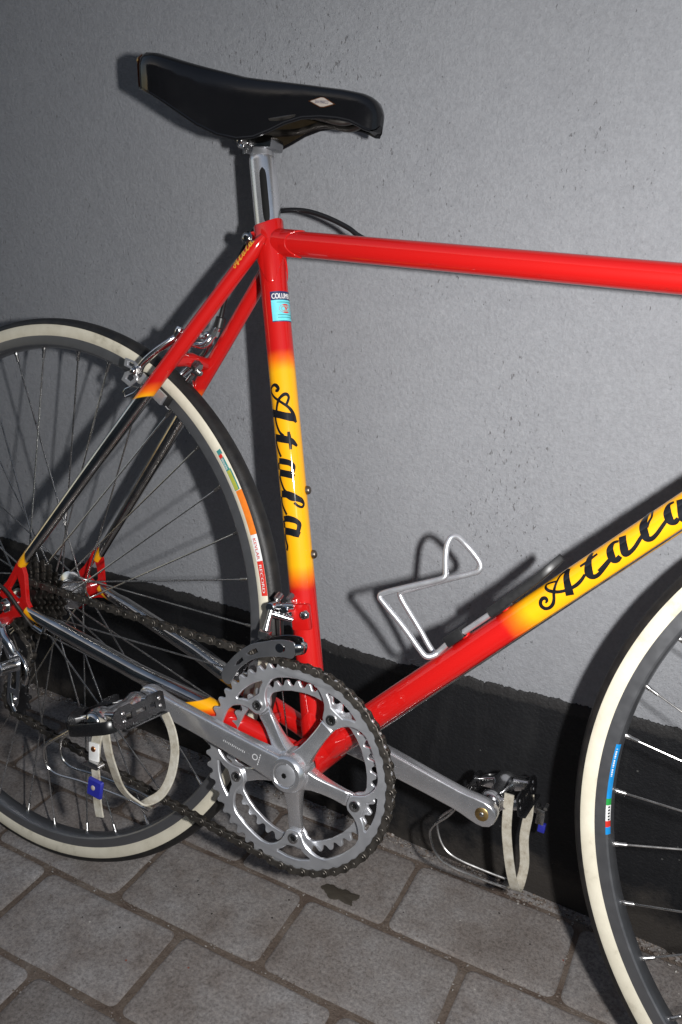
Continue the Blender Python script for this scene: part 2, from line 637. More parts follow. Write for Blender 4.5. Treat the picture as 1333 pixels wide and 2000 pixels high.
tone = ramp(t, oi.outputs['Random'], [(0.0, (0.76, 0.74, 0.73)), (0.5, (1.0, 0.985, 0.975)), (1.0, (1.16, 1.16, 1.17))]).outputs[0]
col = mix(t, 1.0, col, tone, 'MULTIPLY')
t.links.new(col, b.inputs['Base Color'])
hgt = math_(t, 'ADD', math_(t, 'MULTIPLY', mid, 0.8), math_(t, 'ADD', math_(t, 'MULTIPLY', fine, 0.35), math_(t, 'MULTIPLY', dark_sel, -0.8)))
bump(t, b, hgt, 0.8, 0.0026)


def paver_mesh(seed):
    rnd = random.Random(seed)
    hx, hy = PITCH_X / 2 - 2.9 + rnd.uniform(-.7, .7), PITCH_Y / 2 - 2.9 + rnd.uniform(-.7, .7)
    loops = []
    for ins, z in ((0, -55), (0, -5.0), (0.6, -2.6), (2.0, -0.9), (4.5, -0.25), (16, 0.0), (34, 0.2)):
        r = max(10 + rnd.uniform(-2, 3) - ins * 0.4, 4)
        lp = []
        for cx, cy, a0 in ((1, 1, 0), (-1, 1, 90), (-1, -1, 180), (1, -1, 270)):
            for k in range(5):
                a = radians(a0 + 22.5 * k)
                x = cx * (hx - ins - r) + r * cos(a)
                y = cy * (hy - ins - r) + r * sin(a)
                w = 0.5 + 0.5 * (ins < 8)
                nz = noise.noise(Vector((x * 0.05 + seed * 7, y * 0.05, z * .02)))
                x += nz * 1.1 * w
                y += noise.noise(Vector((x * 0.05, y * 0.05 + seed * 5, 3))) * 1.1 * w
                lp.append((x, y, z + (nz * 0.5 if z > -10 else 0)))
            # straight edge midpoints so the arrises are not ruler-straight
            nx_, ny_ = ((-1, 1), (-1, -1), (1, -1), (1, 1))[[0, 90, 180, 270].index(a0)]
            for f in (0.25, 0.5, 0.75):
                if a0 in (0, 180):
                    x, y = cx * (hx - ins - r) * (1 - 2 * f), cy * (hy - ins)
                else:
                    x, y = cx * (hx - ins), cy * (hy - ins - r) * (1 - 2 * f)
                nz = noise.noise(Vector((x * 0.03 + seed * 3, y * 0.03, 1)))
                e_ = nz * 1.6 * (ins < 8)
                lp.append((x + (e_ if a0 in (90, 270) else 0), y + (e_ if a0 in (0, 180) else 0), z + (nz * 0.6 if z > -10 else 0)))
        loops.append(lp)
    g = G()
    g.loft(loops)
    me = bpy.data.meshes.new('paver')
    me.from_pydata([q * 0.001 for q in g.v], [], g.f)
    me.polygons.foreach_set('use_smooth', [True] * len(me.polygons))
    me.set_sharp_from_angle(angle=radians(60))
    me.materials.append(MATS['paver_concrete'])
    return me


paver_meshes = [paver_mesh(i) for i in range(8)]
ca, sa = cos(ROW_ANG), sin(ROW_ANG)
rnd = random.Random(3)
# the joint line through (248, -20) is the lower edge of row 0; row 0 has a joint at x = 357
for row in range(-11, 4):
    off = 357.0 - (PITCH_X / 2 if row % 2 else 0) + rnd.uniform(-4, 4)
    for k in range(-7, 10):
        u = off - 248.0 + (k + 0.5) * PITCH_X
        v = (row + 0.5) * PITCH_Y
        x, y = 253 + u * ca - v * sa, -11 + u * sa + v * ca
        if y > WALL_Y + 120 or x < -1100 or x > 2250:
            continue
        o = bpy.data.objects.new('paver', paver_meshes[rnd.randrange(8)])
        COL.objects.link(o)
        o.parent = pavement
        o.location = (x / 1000, y / 1000, rnd.uniform(-0.0018, 0.0008))
        o.rotation_euler = (rnd.uniform(-.004, .004), rnd.uniform(-.003, .003), ROW_ANG + rnd.uniform(-.006, .006) + (pi if rnd.random() < .5 else 0))

# ---- the wall: grey textured plaster over a black painted foot
mt, t, b = principled('plaster', (0.30, 0.305, 0.32), 0.8, 0, 0, 0.3)
pos = node(t, 'ShaderNodeNewGeometry').outputs['Position']
big = noise_tex(t, pos, 2.6, 5, 0.6)
mid = noise_tex(t, pos, 55, 6, 0.68)
fine = noise_tex(t, pos, 260, 6, 0.75)
st_ = node(t, 'ShaderNodeMapping')
st_.inputs['Rotation'].default_value = (0.35, 0.6, 0.2)
st_.inputs['Scale'].default_value = (1.0, 1.0, 0.45)
t.links.new(pos, st_.inputs['Vector'])
pit = noise_tex(t, st_.outputs[0], 330, 3, 0.6)
where = noise_tex(t, pos, 7, 5, 0.65)
thr = math_(t, 'SUBTRACT', 0.70, math_(t, 'MULTIPLY', math_(t, 'SUBTRACT', where, 0.45), 0.34))
pits = ramp(t, math_(t, 'SUBTRACT', pit, thr), [(0.0, (0, 0, 0)), (0.06, (1, 1, 1))]).outputs[0]
col = ramp(t, big, [(0.3, (0.252, 0.259, 0.276)), (0.7, (0.276, 0.284, 0.302))]).outputs[0]
col = mix(t, 0.3, col, ramp(t, mid, [(0.3, (0.86, 0.86, 0.87)), (0.7, (1.10, 1.10, 1.10))]).outputs[0], 'MULTIPLY')
col = mix(t, 0.5, col, ramp(t, fine, [(0.34, (0.76, 0.76, 0.765)), (0.66, (1.18, 1.18, 1.18))]).outputs[0], 'MULTIPLY')
col = mix(t, math_(t, 'MULTIPLY', pits, 0.55), col, (0.085, 0.078, 0.075))
t.links.new(col, b.inputs['Base Color'])
h_ = math_(t, 'ADD', math_(t, 'MULTIPLY', mid, 0.7), math_(t, 'ADD', math_(t, 'MULTIPLY', fine, 0.9), math_(t, 'MULTIPLY', pits, -0.6)))
bump(t, b, h_, 0.75, 0.0024)

mt, t, b = principled('black_wall_paint', (0.012, 0.012, 0.014), 0.6, 0, 0, 0.3)
pos = node(t, 'ShaderNodeNewGeometry').outputs['Position']
at = node(t, 'ShaderNodeAttribute', attribute_name='s')
n1 = noise_tex(t, pos, 14, 5, 0.65)
n2 = noise_tex(t, pos, 240, 4, 0.65)
dust = ramp(t, n1, [(0.3, (0.0050, 0.0054, 0.0066)), (0.7, (0.0095, 0.0100, 0.0118))]).outputs[0]
sz_ = node(t, 'ShaderNodeMapping')
sz_.inputs['Scale'].default_value = (1.0, 1.0, 0.12)
t.links.new(pos, sz_.inputs['Vector'])
smear = ramp(t, noise_tex(t, sz_.outputs[0], 34, 6, 0.7), [(0.52, (0, 0, 0)), (0.72, (1, 1, 1))]).outputs[0]
dust = mix(t, math_(t, 'MULTIPLY', smear, 0.22), dust, (0.036, 0.036, 0.037))
low_ = ramp(t, math_(t, 'ADD', at.outputs['Fac'], math_(t, 'MULTIPLY', math_(t, 'SUBTRACT', n1, 0.5), 0.5)), [(0.88, (0, 0, 0)), (1.12, (1, 1, 1))]).outputs[0]
dust = mix(t, math_(t, 'MULTIPLY', low_, 0.6), dust, (0.06, 0.052, 0.045))
strip = ramp(t, math_(t, 'ADD', at.outputs['Fac'], math_(t, 'MULTIPLY', math_(t, 'SUBTRACT', n1, 0.5), 0.02)), [(0.050, (1, 1, 1)), (0.062, (0, 0, 0))]).outputs[0]
dust = mix(t, strip, dust, (0.020, 0.0195, 0.020))
vor = node(t, 'ShaderNodeTexVoronoi', feature='F1')
vor.inputs['Scale'].default_value = 46
t.links.new(pos, vor.inputs['Vector'])
sc2 = node(t, 'ShaderNodeSeparateColor')
t.links.new(vor.outputs['Color'], sc2.inputs[0])
fl = math_(t, 'MULTIPLY', ramp(t, vor.outputs['Distance'], [(0.04, (1, 1, 1)), (0.07, (0, 0, 0))]).outputs[0], math_(t, 'GREATER_THAN', sc2.outputs[1], 0.86))
dust = mix(t, math_(t, 'MULTIPLY', fl, 0.6), dust, (0.12, 0.12, 0.115))
t.links.new(dust, b.inputs['Base Color'])
bump(t, b, math_(t, 'ADD', n2, math_(t, 'MULTIPLY', noise_tex(t, pos, 60, 5), 1.0)), 0.5, 0.002)

wall = empty('plaster_wall', None, (0.6, 0.26, 0))
tag(wall, 'grey rough plaster wall with a black painted foot behind the bicycle', 'wall')
WO = (600, 260, 0)
g = G()
nx, nz = 150, 60
X0, X1, Z0, Z1 = -3400.0, 4600.0, -60.0, 2700.0
vs_ = []
for i in range(nx + 1):
    for j in range(nz + 1):
        x, z = X0 + (X1 - X0) * i / nx, Z0 + (Z1 - Z0) * j / nz
        vs_.append((x, WALL_Y + 1.6 * noise.noise(Vector((x * 0.003, z * 0.003, 4))), z))
fs_ = [(i * (nz + 1) + j, (i + 1) * (nz + 1) + j, (i + 1) * (nz + 1) + j + 1, i * (nz + 1) + j + 1) for i in range(nx) for j in range(nz)]
g.add(vs_, fs_)
g.box(((X0 + X1) / 2, WALL_Y + 160, (Z0 + Z1) / 2), ((X1 - X0) / 2, 150, (Z1 - Z0) / 2 - 0.5))
g.build('plaster', 'plaster', wall, WO, recalc=False)

BAND = [(-341, 266), (-115, 263), (50, 267), (163, 268), (303, 261), (386, 262), (499, 274), (599, 279), (671, 286), (721, 288), (900, 292)]


def band_h(x):
    if x <= BAND[0][0]:
        return 266 + 4 * noise.noise(Vector((x * .004, 0, 0)))
    if x >= BAND[-1][0]:
        return 292 + 4 * noise.noise(Vector((x * .004, 0, 0)))
    for (a, ha), (c, hc) in zip(BAND, BAND[1:]):
        if a <= x <= c:
            f = (x - a) / (c - a)
            f = f * f * (3 - 2 * f)
            return ha + (hc - ha) * f


g = G()
xs = [X0 + 12 * i for i in range(int((-700 - X0) / 12))] + [-700 + 1.6 * i for i in range(1190)] + [1205 + 12 * i for i in range(280)]
secs_v, secs_s = [], []
rnd = random.Random(5)
for x in xs:
    h = band_h(x) + 3.2 * noise.noise(Vector((x * 0.045, 1, 0))) + 2.4 * noise.noise(Vector((x * 0.16, 2, 0))) + 1.6 * noise.noise(Vector((x * 0.5, 7, 0))) + rnd.uniform(-.5, .5)
    wv_ = 1.6 * noise.noise(Vector((x * 0.003, h * 0.003, 4)))
    for dy, z in ((0.6, h), (-1.0, h - 0.7), (-1.9, h - 3), (-2.2, h - 14), (-2.4, h - 80), (-2.2, -40)):
        secs_v.append((x, WALL_Y + wv_ + dy, z))
        secs_s.append(max(0, (h - z)) / 250.0)
k = 6
fs_ = [(i * k + j, (i + 1) * k + j, (i + 1) * k + j + 1, i * k + j + 1) for i in range(len(xs) - 1) for j in range(k - 1)]
g.add(secs_v, fs_, secs_s)
g.build('painted_foot', 'black_wall_paint', wall, WO, label='black painted band with a ragged upper edge along the foot of the wall')

# ---- crumbs of mortar and grit lying where wall and paving meet
mt, t, b = principled('grit', (0.2, 0.18, 0.16), 0.95, 0, 0, 0.2)
oi = node(t, 'ShaderNodeNewGeometry')
t.links.new(ramp(t, oi.outputs['Random Per Island'], [(0.0, (0.06, 0.05, 0.042)), (0.6, (0.19, 0.15, 0.125)), (0.85, (0.27, 0.25, 0.23)), (1.0, (0.42, 0.41, 0.39))]).outputs[0], b.inputs['Base Color'])


def pebble(g, c, r, rnd):
    bm = bmesh.new()
    bmesh.ops.create_icosphere(bm, subdivisions=1, radius=1)
    bm.verts.index_update()
    vs = [Vector(c) + Vector((v.co.x * r[0], v.co.y * r[1], v.co.z * r[2])) * rnd.uniform(.75, 1.2) for v in bm.verts]
    fs = [tuple(v.index for v in f.verts) for f in bm.faces]
    bm.free()
    g.add(vs, fs)


g = G()
for i in range(1500):
    x = rnd.uniform(-420, 950)
    y = WALL_Y - 1 - abs(rnd.gauss(0, 9)) - 2
    r = rnd.uniform(0.5, 2.2) * (2.0 if rnd.random() < .05 else 1)
    pebble(g, (x, y, 0.2 + r * .25), (r * rnd.uniform(.8, 1.6), r, r * rnd.uniform(.4, .8)), rnd)
for i in range(420):
    x, y = rnd.uniform(-350, 900), rnd.uniform(-330, 240)
    r = rnd.uniform(0.3, 1.0)
    pebble(g, (x, y, r * .3), (r * rnd.uniform(.8, 1.6), r, r * rnd.uniform(.4, .8)), rnd)
for i in range(2600):                      # dirt packed in the joints
    row = rnd.randrange(-6, 3)
    if i % 3:
        u, v = rnd.uniform(-620, 700), row * PITCH_Y + rnd.gauss(0, 2.2)
    else:
        k = rnd.randrange(-3, 4)
        u, v = 104 - (PITCH_X / 2 if row % 2 else 0) + k * PITCH_X + rnd.gauss(0, 2.4), (row + rnd.random()) * PITCH_Y
    x, y = 253 + u * ca - v * sa, -11 + u * sa + v * ca
    if y > WALL_Y - 3:
        continue
    r = rnd.uniform(0.5, 1.5)
    pebble(g, (x, y, -3.0 + r * .5), (r * rnd.uniform(.8, 1.6), r, r * rnd.uniform(.5, .9)), rnd)
gr = g.build('grit', 'grit', None, (0, 0, 0), sharp=20, recalc=False)
tag(gr, 'mortar crumbs and grit lying along the foot of the wall', 'grit', kind='stuff')

# ---- dark oily spot on the paving below the chainwheel
mt, t, b = principled('oil_film', (0.052, 0.044, 0.034), 0.5, 0, 0, 0.4)
bump(t, b, noise_tex(t, objco(t), 500, 3), 0.4, 0.001)
g = G()
cx, cy = 388, 132
outl = [(-25, -3), (-21, 4), (-12, 8), (-3, 7), (6, 10), (15, 9), (23, 11), (25, 5), (21, -2), (23, -8), (14, -10), (5, -9), (-2, -13), (-10, -11), (-15, -7)]
pts_ = catmull(outl + outl[:1], 5)[:-1]
pts_ = [(q[0] + 1.5 * noise.noise(Vector((q[0] * .3, q[1] * .3, 0))), q[1] + 1.5 * noise.noise(Vector((q[0] * .3, 9, q[1] * .3)))) for q in pts_]
vs_ = [(cx, cy, 0.75)] + [(cx + q[0] * .93, cy + q[1] * .93, 0.75) for q in pts_] + [(cx + q[0], cy + q[1], 0.35) for q in pts_]
n_ = len(pts_)
fs_ = [(0, i + 1, (i + 1) % n_ + 1) for i in range(n_)] + [(i + 1, i + 1 + n_, (i + 1) % n_ + 1 + n_, (i + 1) % n_ + 1) for i in range(n_)]
g.add(vs_, fs_)
ol = g.build('oil_spot', 'oil_film', None, (cx, cy, 0))
ol.location = (cx / 1000, cy / 1000, 0)
tag(ol, 'small dark brown oily spot on the paving below the chainwheel', 'stain')

# ---- unseen house front, added behind the camera for the chrome to mirror
mt, t, b = principled('far_facade', (0.10, 0.085, 0.075), 0.85, 0, 0, 0.2)
n1 = noise_tex(t, node(t, 'ShaderNodeNewGeometry').outputs['Position'], 1.5, 6)
t.links.new(ramp(t, n1, [(0.3, (0.20, 0.185, 0.17)), (0.7, (0.28, 0.26, 0.24))]).outputs[0], b.inputs['Base Color'])
principled('far_glass', (0.02, 0.022, 0.025), 0.08, 0, 0, 0.5)
principled('far_frame', (0.45, 0.44, 0.42), 0.6)
house = empty('added_house_front', None, (0.6, -5.2, 0))
tag(house, 'unseen plain house front facing the plaster wall, added for the chrome to reflect', 'house')
HO = (600, -5200, 0)
G().box((600, -6700, 2450), (9000, 1500, 2450)).build('wall', 'far_facade', house, HO)
g = G()
g.add([(-8600, -5000, 4900), (9800, -5000, 4900), (9800, -6700, 6300), (-8600, -6700, 6300), (-8600, -8400, 4900), (9800, -8400, 4900)],
      [(0, 1, 2, 3), (3, 2, 5, 4), (0, 3, 4), (1, 5, 2), (0, 4, 5, 1)])
g.build('roof', 'far_facade', house, HO)
for fl_ in range(2):
    for k_ in range(8):
        c_ = (-6400 + 2000 * k_, -5190, 1500 + 2300 * fl_)
        fr_ = G().box(c_, (560, 30, 760), None, 8).build('window', 'far_frame', house, HO)
        for sx_ in (-1, 1):
            G().box((c_[0] + sx_ * 265, c_[1] + 32, c_[2]), (235, 6, 690)).build('pane', 'far_glass', fr_, HO)

# ================================================================ THE BICYCLE (local mm: x forward, y to its left, z up, origin at the bottom bracket)
PR = Vector((-395.3, 0, -264.41))         # where the rear tyre touches the ground
ORG_ = PR
bike = empty('racing_bicycle')
R3 = Matrix(((0.999882, -0.015093, 0.002807), (0.01423, 0.979808, 0.199431), (-0.00576, -0.199368, 0.979908)))
bike.matrix_world = R3.to_4x4()
tag(bike, 'red and yellow racing bicycle leaning with its saddle against the grey wall', 'bicycle')

SA = radians(75.4627)
SD = Vector((-cos(SA), 0, sin(SA)))
SU = Vector((SD.z, 0, -SD.x))             # forward, square to the seat tube
LUG = SD * 525.65
TD = Vector((0.99976185, 0, -0.0218231))
DD = Vector((0.6845036, 0, 0.72900948))
DU = Vector((DD.z, 0, -DD.x))
RA = Vector((-395.3, 0, 70.59))
FA = Vector((585.29, 0, 76.35))
HD = Vector((-cos(radians(73.5)), 0, sin(radians(73.5))))
H0 = FA - Vector((0.9588, 0, 0.284)) * 45
YV = Vector((0, 1, 0))


def on_tube(d, u, r, s, a, base=Vector((0, 0, 0))):
    th = a / r
    return base + d * s + (-YV * cos(th) + u * sin(th)) * r


# ---- frame tubes
paint_mat('seat_tube_paint', [(0.314, RED), (0.334, ORG), (0.360, YEL), (0.728, YEL), (0.748, ORG), (0.768, RED)])
paint_mat('down_tube_paint', [(0.405, RED), (0.425, ORG), (0.452, YEL), (0.80, YEL), (0.82, ORG), (0.845, RED)])
seat_tube = G().tube([SD * 5, SD * 540], 13.75, 48).build('seat_tube', 'seat_tube_paint', bike, label='red seat tube fading to yellow in the middle, with black script')
down_tube = G().tube([DD * 5, DD * 620], 13.75, 48).build('down_tube', 'down_tube_paint', bike, label='red down tube fading to yellow, with black script')
t0, t1 = LUG, LUG + TD * 548
top_tube = G().tube([t0, t1], 12.35, 48).build('top_tube', 'red_enamel', bike)
head_tube = G().tube([H0 + HD * 388, H0 + HD * 505], 16, 40).build('head_tube', 'red_enamel', bike)
g = G()
for a_, b_ in ((384, 390), (503, 509)):
    g.lathe([(0.1, 0), (16, 0), (20, 1.5), (20, 5), (16, 7), (0.1, 7)], 32)
    n_ = 32 * 6
    q = HD.to_track_quat('Y', 'X')
    for i in range(len(g.v) - n_, len(g.v)):
        g.v[i] = H0 + HD * a_ + q @ g.v[i]
g.each('headset', 'steel', head_tube)
bb_shell = G().lathe([(0.1, -34.2), (17, -34.2), (19.6, -33.6), (20.2, -32), (20.2, 32), (19.6, 33.6), (17, 34.2), (0.1, 34.2)], 48).build('bottom_bracket_shell', 'red_enamel', bike)
G().lathe([(8, -37.6), (16, -37.6), (17, -36.6), (17, -34.0)], 40).lathe([(8, 37.6), (17.5, 37.6), (19.4, 36.6), (19.4, 34.0)], 40).each('bearing_cup', 'dark_steel', bb_shell)


def sleeve(g, base, d, u, r, s0, s1, f0=None, f1=None, n=48, th0=0.0, thick=1.5):
    """lug sleeve round a tube: its rims run s0+f0(th), s1+f1(th)"""
    secs = []
    for k, rr in ((0, r - 0.3), (0, r + thick * .7), (0.02, r + thick), (0.98, r + thick), (1, r + thick * .7), (1, r - 0.3)):
        sec = []
        for j in range(n):
            th = 2 * pi * j / n
            a = s0 + (f0(th) if f0 else 0)
            b_ = s1 + (f1(th) if f1 else 0)
            sec.append(base + d * (a + (b_ - a) * k) + (-YV * cos(th) + u * sin(th)) * rr)
        secs.append(sec)
    g.loft(secs, cap=False)


def cusp(amp, ph, p=1.6):
    return lambda th: amp * max(0.0, cos(th - ph)) ** p + amp * max(0.0, cos(th - ph - pi)) ** p


# seat lug: collar on the seat tube, socket for the top tube, clamp ears, stay caps
g = G()
sleeve(g, Vector(), SD, SU, 13.75, 508, 541, lambda th: -26 * max(0, cos(th - 0.35)) ** 3 - 26 * max(0, cos(th + 0.35 - pi)) ** 3, lambda th: 4.5 * max(0, sin(th)) ** 2)
sleeve(g, LUG, TD, Vector((-TD.z, 0, TD.x)), 12.35, 8, 30, None, lambda th: 13 * abs(sin(th)) ** 3 - 4, thick=1.0)
# fillets where the top tube enters the seat tube
g.tube([LUG + TD * 10, LUG + TD * 17, LUG + TD * 24], [13.7, 13.4, 12.9], 40, cap=False)
seat_lug = g.build('seat_lug', 'red_enamel', bike)
g = G()
for sgn in (-1, 1):
    g.box(SD * 530 - SU * 18 + YV * sgn * 5.5, (5.5, 2.6, 7.5), [SU, YV, SD], 1.6)
g.each('clamp_ear', 'red_enamel', seat_lug)
g = G()
c_ = SD * 531 - SU * 19.5
g.cyl(c_ - YV * 13, c_ + YV * 13, 6.4, seg=20, bev=1.0)
g.dome(c_ - YV * 13, -YV, 4.8, 2.0, 20)
g.build('clamp_bolt', 'chrome', seat_lug)
g = G()
g.cyl(c_ - YV * 14.6, c_ - YV * 15.2, 2.4, seg=6)
g.build('bolt_socket', 'slot_black', seat_lug)

# bottom-bracket sockets for the tubes
g = G()
sleeve(g, Vector(), SD, SU, 13.75, 16, 34, None, lambda th: 12 * abs(cos(th)) ** 4 + 2 * sin(3 * th))
sleeve(g, Vector(), DD, DU, 13.75, 16, 36, None, lambda th: 14 * abs(cos(th)) ** 4)
g.build('bracket_lug', 'red_enamel', bb_shell)

# stays
stay_mat('seat_stay_paint', 0.425, 0.455, 0.022, 0.965)
stay_mat('chain_stay_paint', 0.27, 0.345, -0.05, 0.965)
stays = {}
for sg, nm in ((-1, 'drive'), (1, 'far')):
    top = Vector((-128, sg * 17.5, 511))
    mid_ = Vector((-224, sg * 33, 367))
    end = Vector((-382, sg * 61.5, 122))
    if sg > 0:
        end = Vector((-383, 61.5, 110))
    pts_ = [top.lerp(end, k / 24) + Vector((0, sg * 2.0 * sin(pi * k / 24), 0)) for k in range(25)]
    rr = [3.5] + [7.6 + 0.5 * sin(pi * min(k / 14, 1)) for k in range(1, 14)] + [8.0 - (k - 13) * 0.22 for k in range(14, 25)]
    o = G().tube(pts_, rr, 24).build('seat_stay', 'seat_stay_paint', bike, label='red seat stay with yellow tip and bare chrome lower half')
    stays[sg] = o
    st_pts = pts_
    p0 = Vector((-18, sg * 24, 4))
    p1 = Vector((-366, sg * 61.5, 70)) if sg < 0 else Vector((-372, 61.5, 73))
    cpts = []
    for k in range(25):
        f = k / 24
        q = p0.lerp(p1, f)
        q.y = sg * (24 + 21 * min(1, f * 1.9) + 16.5 * max(0, (f - .35) / .65))
        cpts.append(q)
    rr = [10.8 - 2.2 * (k / 24) ** 1.2 - (1.6 if k > 21 else 0) for k in range(25)]
    cs = G().tube(cpts, rr, 28).build('chain_stay', 'chain_stay_paint', bike, label='chromed chain stay with yellow and red ends')
    stays[sg, 'c'] = (cs, cpts)
    # dropout
    g = G()
    outer = [(-386, 126), (-379, 125), (-372, 112), (-369, 96), (-366, 82), (-358, 73), (-361, 64), (-372, 62), (-386, 57), (-397, 44), (-404, 38), (-412, 42), (-412, 52),
             (-404, 60), (-401, 66), (-396, 64.5), (-390, 67), (-389, 74), (-395, 77), (-404, 75), (-411, 78), (-410, 88), (-401, 98), (-393, 112)]
    hole = [(-385.5, 110), (-379, 98), (-376, 86), (-381, 79), (-388, 82), (-398, 88)]
    g.plate([outer, hole], sg * 64.3, sg * 59.3, 0.8)
    dr = g.build('dropout', 'red_enamel', bike)
    G().cyl((-395.3, sg * 64, 70.59), (-395.3, sg * 69, 70.59), 9, seg=6, bev=.8).cyl((-395.3, sg * 68, 70.59), (-395.3, sg * 76, 70.59), 4.8, seg=20).build('axle_nut', 'steel', dr)
# bridge between the seat stays and the short one behind the bracket
g = G().tube([(-217, -30, 378), (-217, -10, 380), (-217, 0, 380.5), (-217, 10, 380), (-217, 30, 378)], [7.2, 6.8, 8.2, 6.8, 7.2], 24)
bridge = g.build('brake_bridge', 'red_enamel', bike)
G().tube([(-62, -30, 12), (-62, 30, 12)], 6, 20).build('chain_stay_bridge', 'red_enamel', bike)

# ---- lettering: brush strokes laid on the tubes (length along the tube, arc, width)
DT = [[(299.8, 0.6, 1.3), (302.2, -0.7, 2.7), (302.2, -3, 3.3), (299.6, -4.2, 3.4), (296.5, -2.6, 3.3), (295.2, 0.7, 3.3), (296.6, 4.4, 3.4), (300.2, 5.8, 3.3), (304.5, 4.6, 3.2), (308.1, 1.5, 2.7), (311.2, -2.9, 2.7), (314.8, -7, 2.5), (319.1, -10.9, 2.3), (323.1, -14.2, 2.3), (327.2, -15.5, 3), (331.9, -16.4, 3.3)],
      [(332.5, -15.6, 3.8), (329.2, -11.5, 5.7), (327.2, -7.2, 6.1), (325.7, -3.1, 6.4), (323.8, 1.4, 6.8), (321.2, 6.6, 7.1)],
      [(320.8, 0.8, 2.7), (315.8, -1.1, 2.8), (311.6, -3.8, 3.1), (308, -7.4, 3), (306.7, -11.3, 2.7), (308.2, -14.2, 2.5), (312.4, -13.3, 2.2), (317.7, -10.8, 2)],
      [(326, 1.8, 3), (331.6, 2, 3.3), (337.6, 0.8, 3), (343, -1.4, 2.5)],
      [(357.3, -15.9, 2.7), (354.3, -13.1, 4.9), (351.1, -8.8, 5.9), (348.2, -4.2, 7), (346.3, 0.2, 7.1), (347.1, 3.7, 5), (350.8, 5, 3.9), (356.8, 3.7, 3.3), (365.2, 0.8, 3), (369.3, -0.6, 2.7)],
      [(342.7, -9.8, 2.3), (350.4, -9.9, 2.5), (361, -10.9, 2.2)],
      [(354, 2.8, 3.3), (360.9, 1.2, 3.3), (366.9, -0.5, 2.8)],
      [(381.9, -9.4, 2.2), (377.5, -11, 3.4), (372.9, -8.4, 5.8), (370.6, -3.7, 6.7), (369.8, 0.8, 6.2), (372, 3, 5.1), (376.2, 2, 3.9)],
      [(386.5, -11.7, 6.7), (384.2, -5.6, 6.4), (382.1, -1, 6.8), (380.8, 2.5, 6), (383.9, 3.6, 4), (389.6, 2.5, 3.3), (397.6, -0.9, 3.1), (400.3, -2.2, 2.5)],
      [(415.4, -21.9, 2.2), (409.6, -14.3, 5.6), (405.8, -9.3, 6.8), (403.3, -3.3, 6.8), (402.2, 1.4, 6.1), (404.8, 4, 4.3), (410, 3.3, 3.4), (416.5, 0.9, 3.1), (422.2, -1.3, 2.8), (424.9, -2.6, 2.5)],
      [(417.5, -19.2, 1.9), (415.3, -12, 2), (411.1, -8.7, 2.2), (407.3, -5.5, 2.5)],
      [(435.9, -11.4, 2.2), (431.4, -11.9, 3.4), (427.8, -7.5, 6.2), (425.9, -3.1, 6.7), (425.4, 0.8, 6.1), (427.8, 3.1, 4.7), (431.5, 2.1, 3.3)],
      [(441.2, -10.1, 6.7), (438.8, -4.5, 6.6), (435.9, 0.8, 6.7), (434.2, 4.7, 6), (437.1, 6.1, 4), (442, 4.8, 3.3), (447.6, 2.5, 2.5)]]
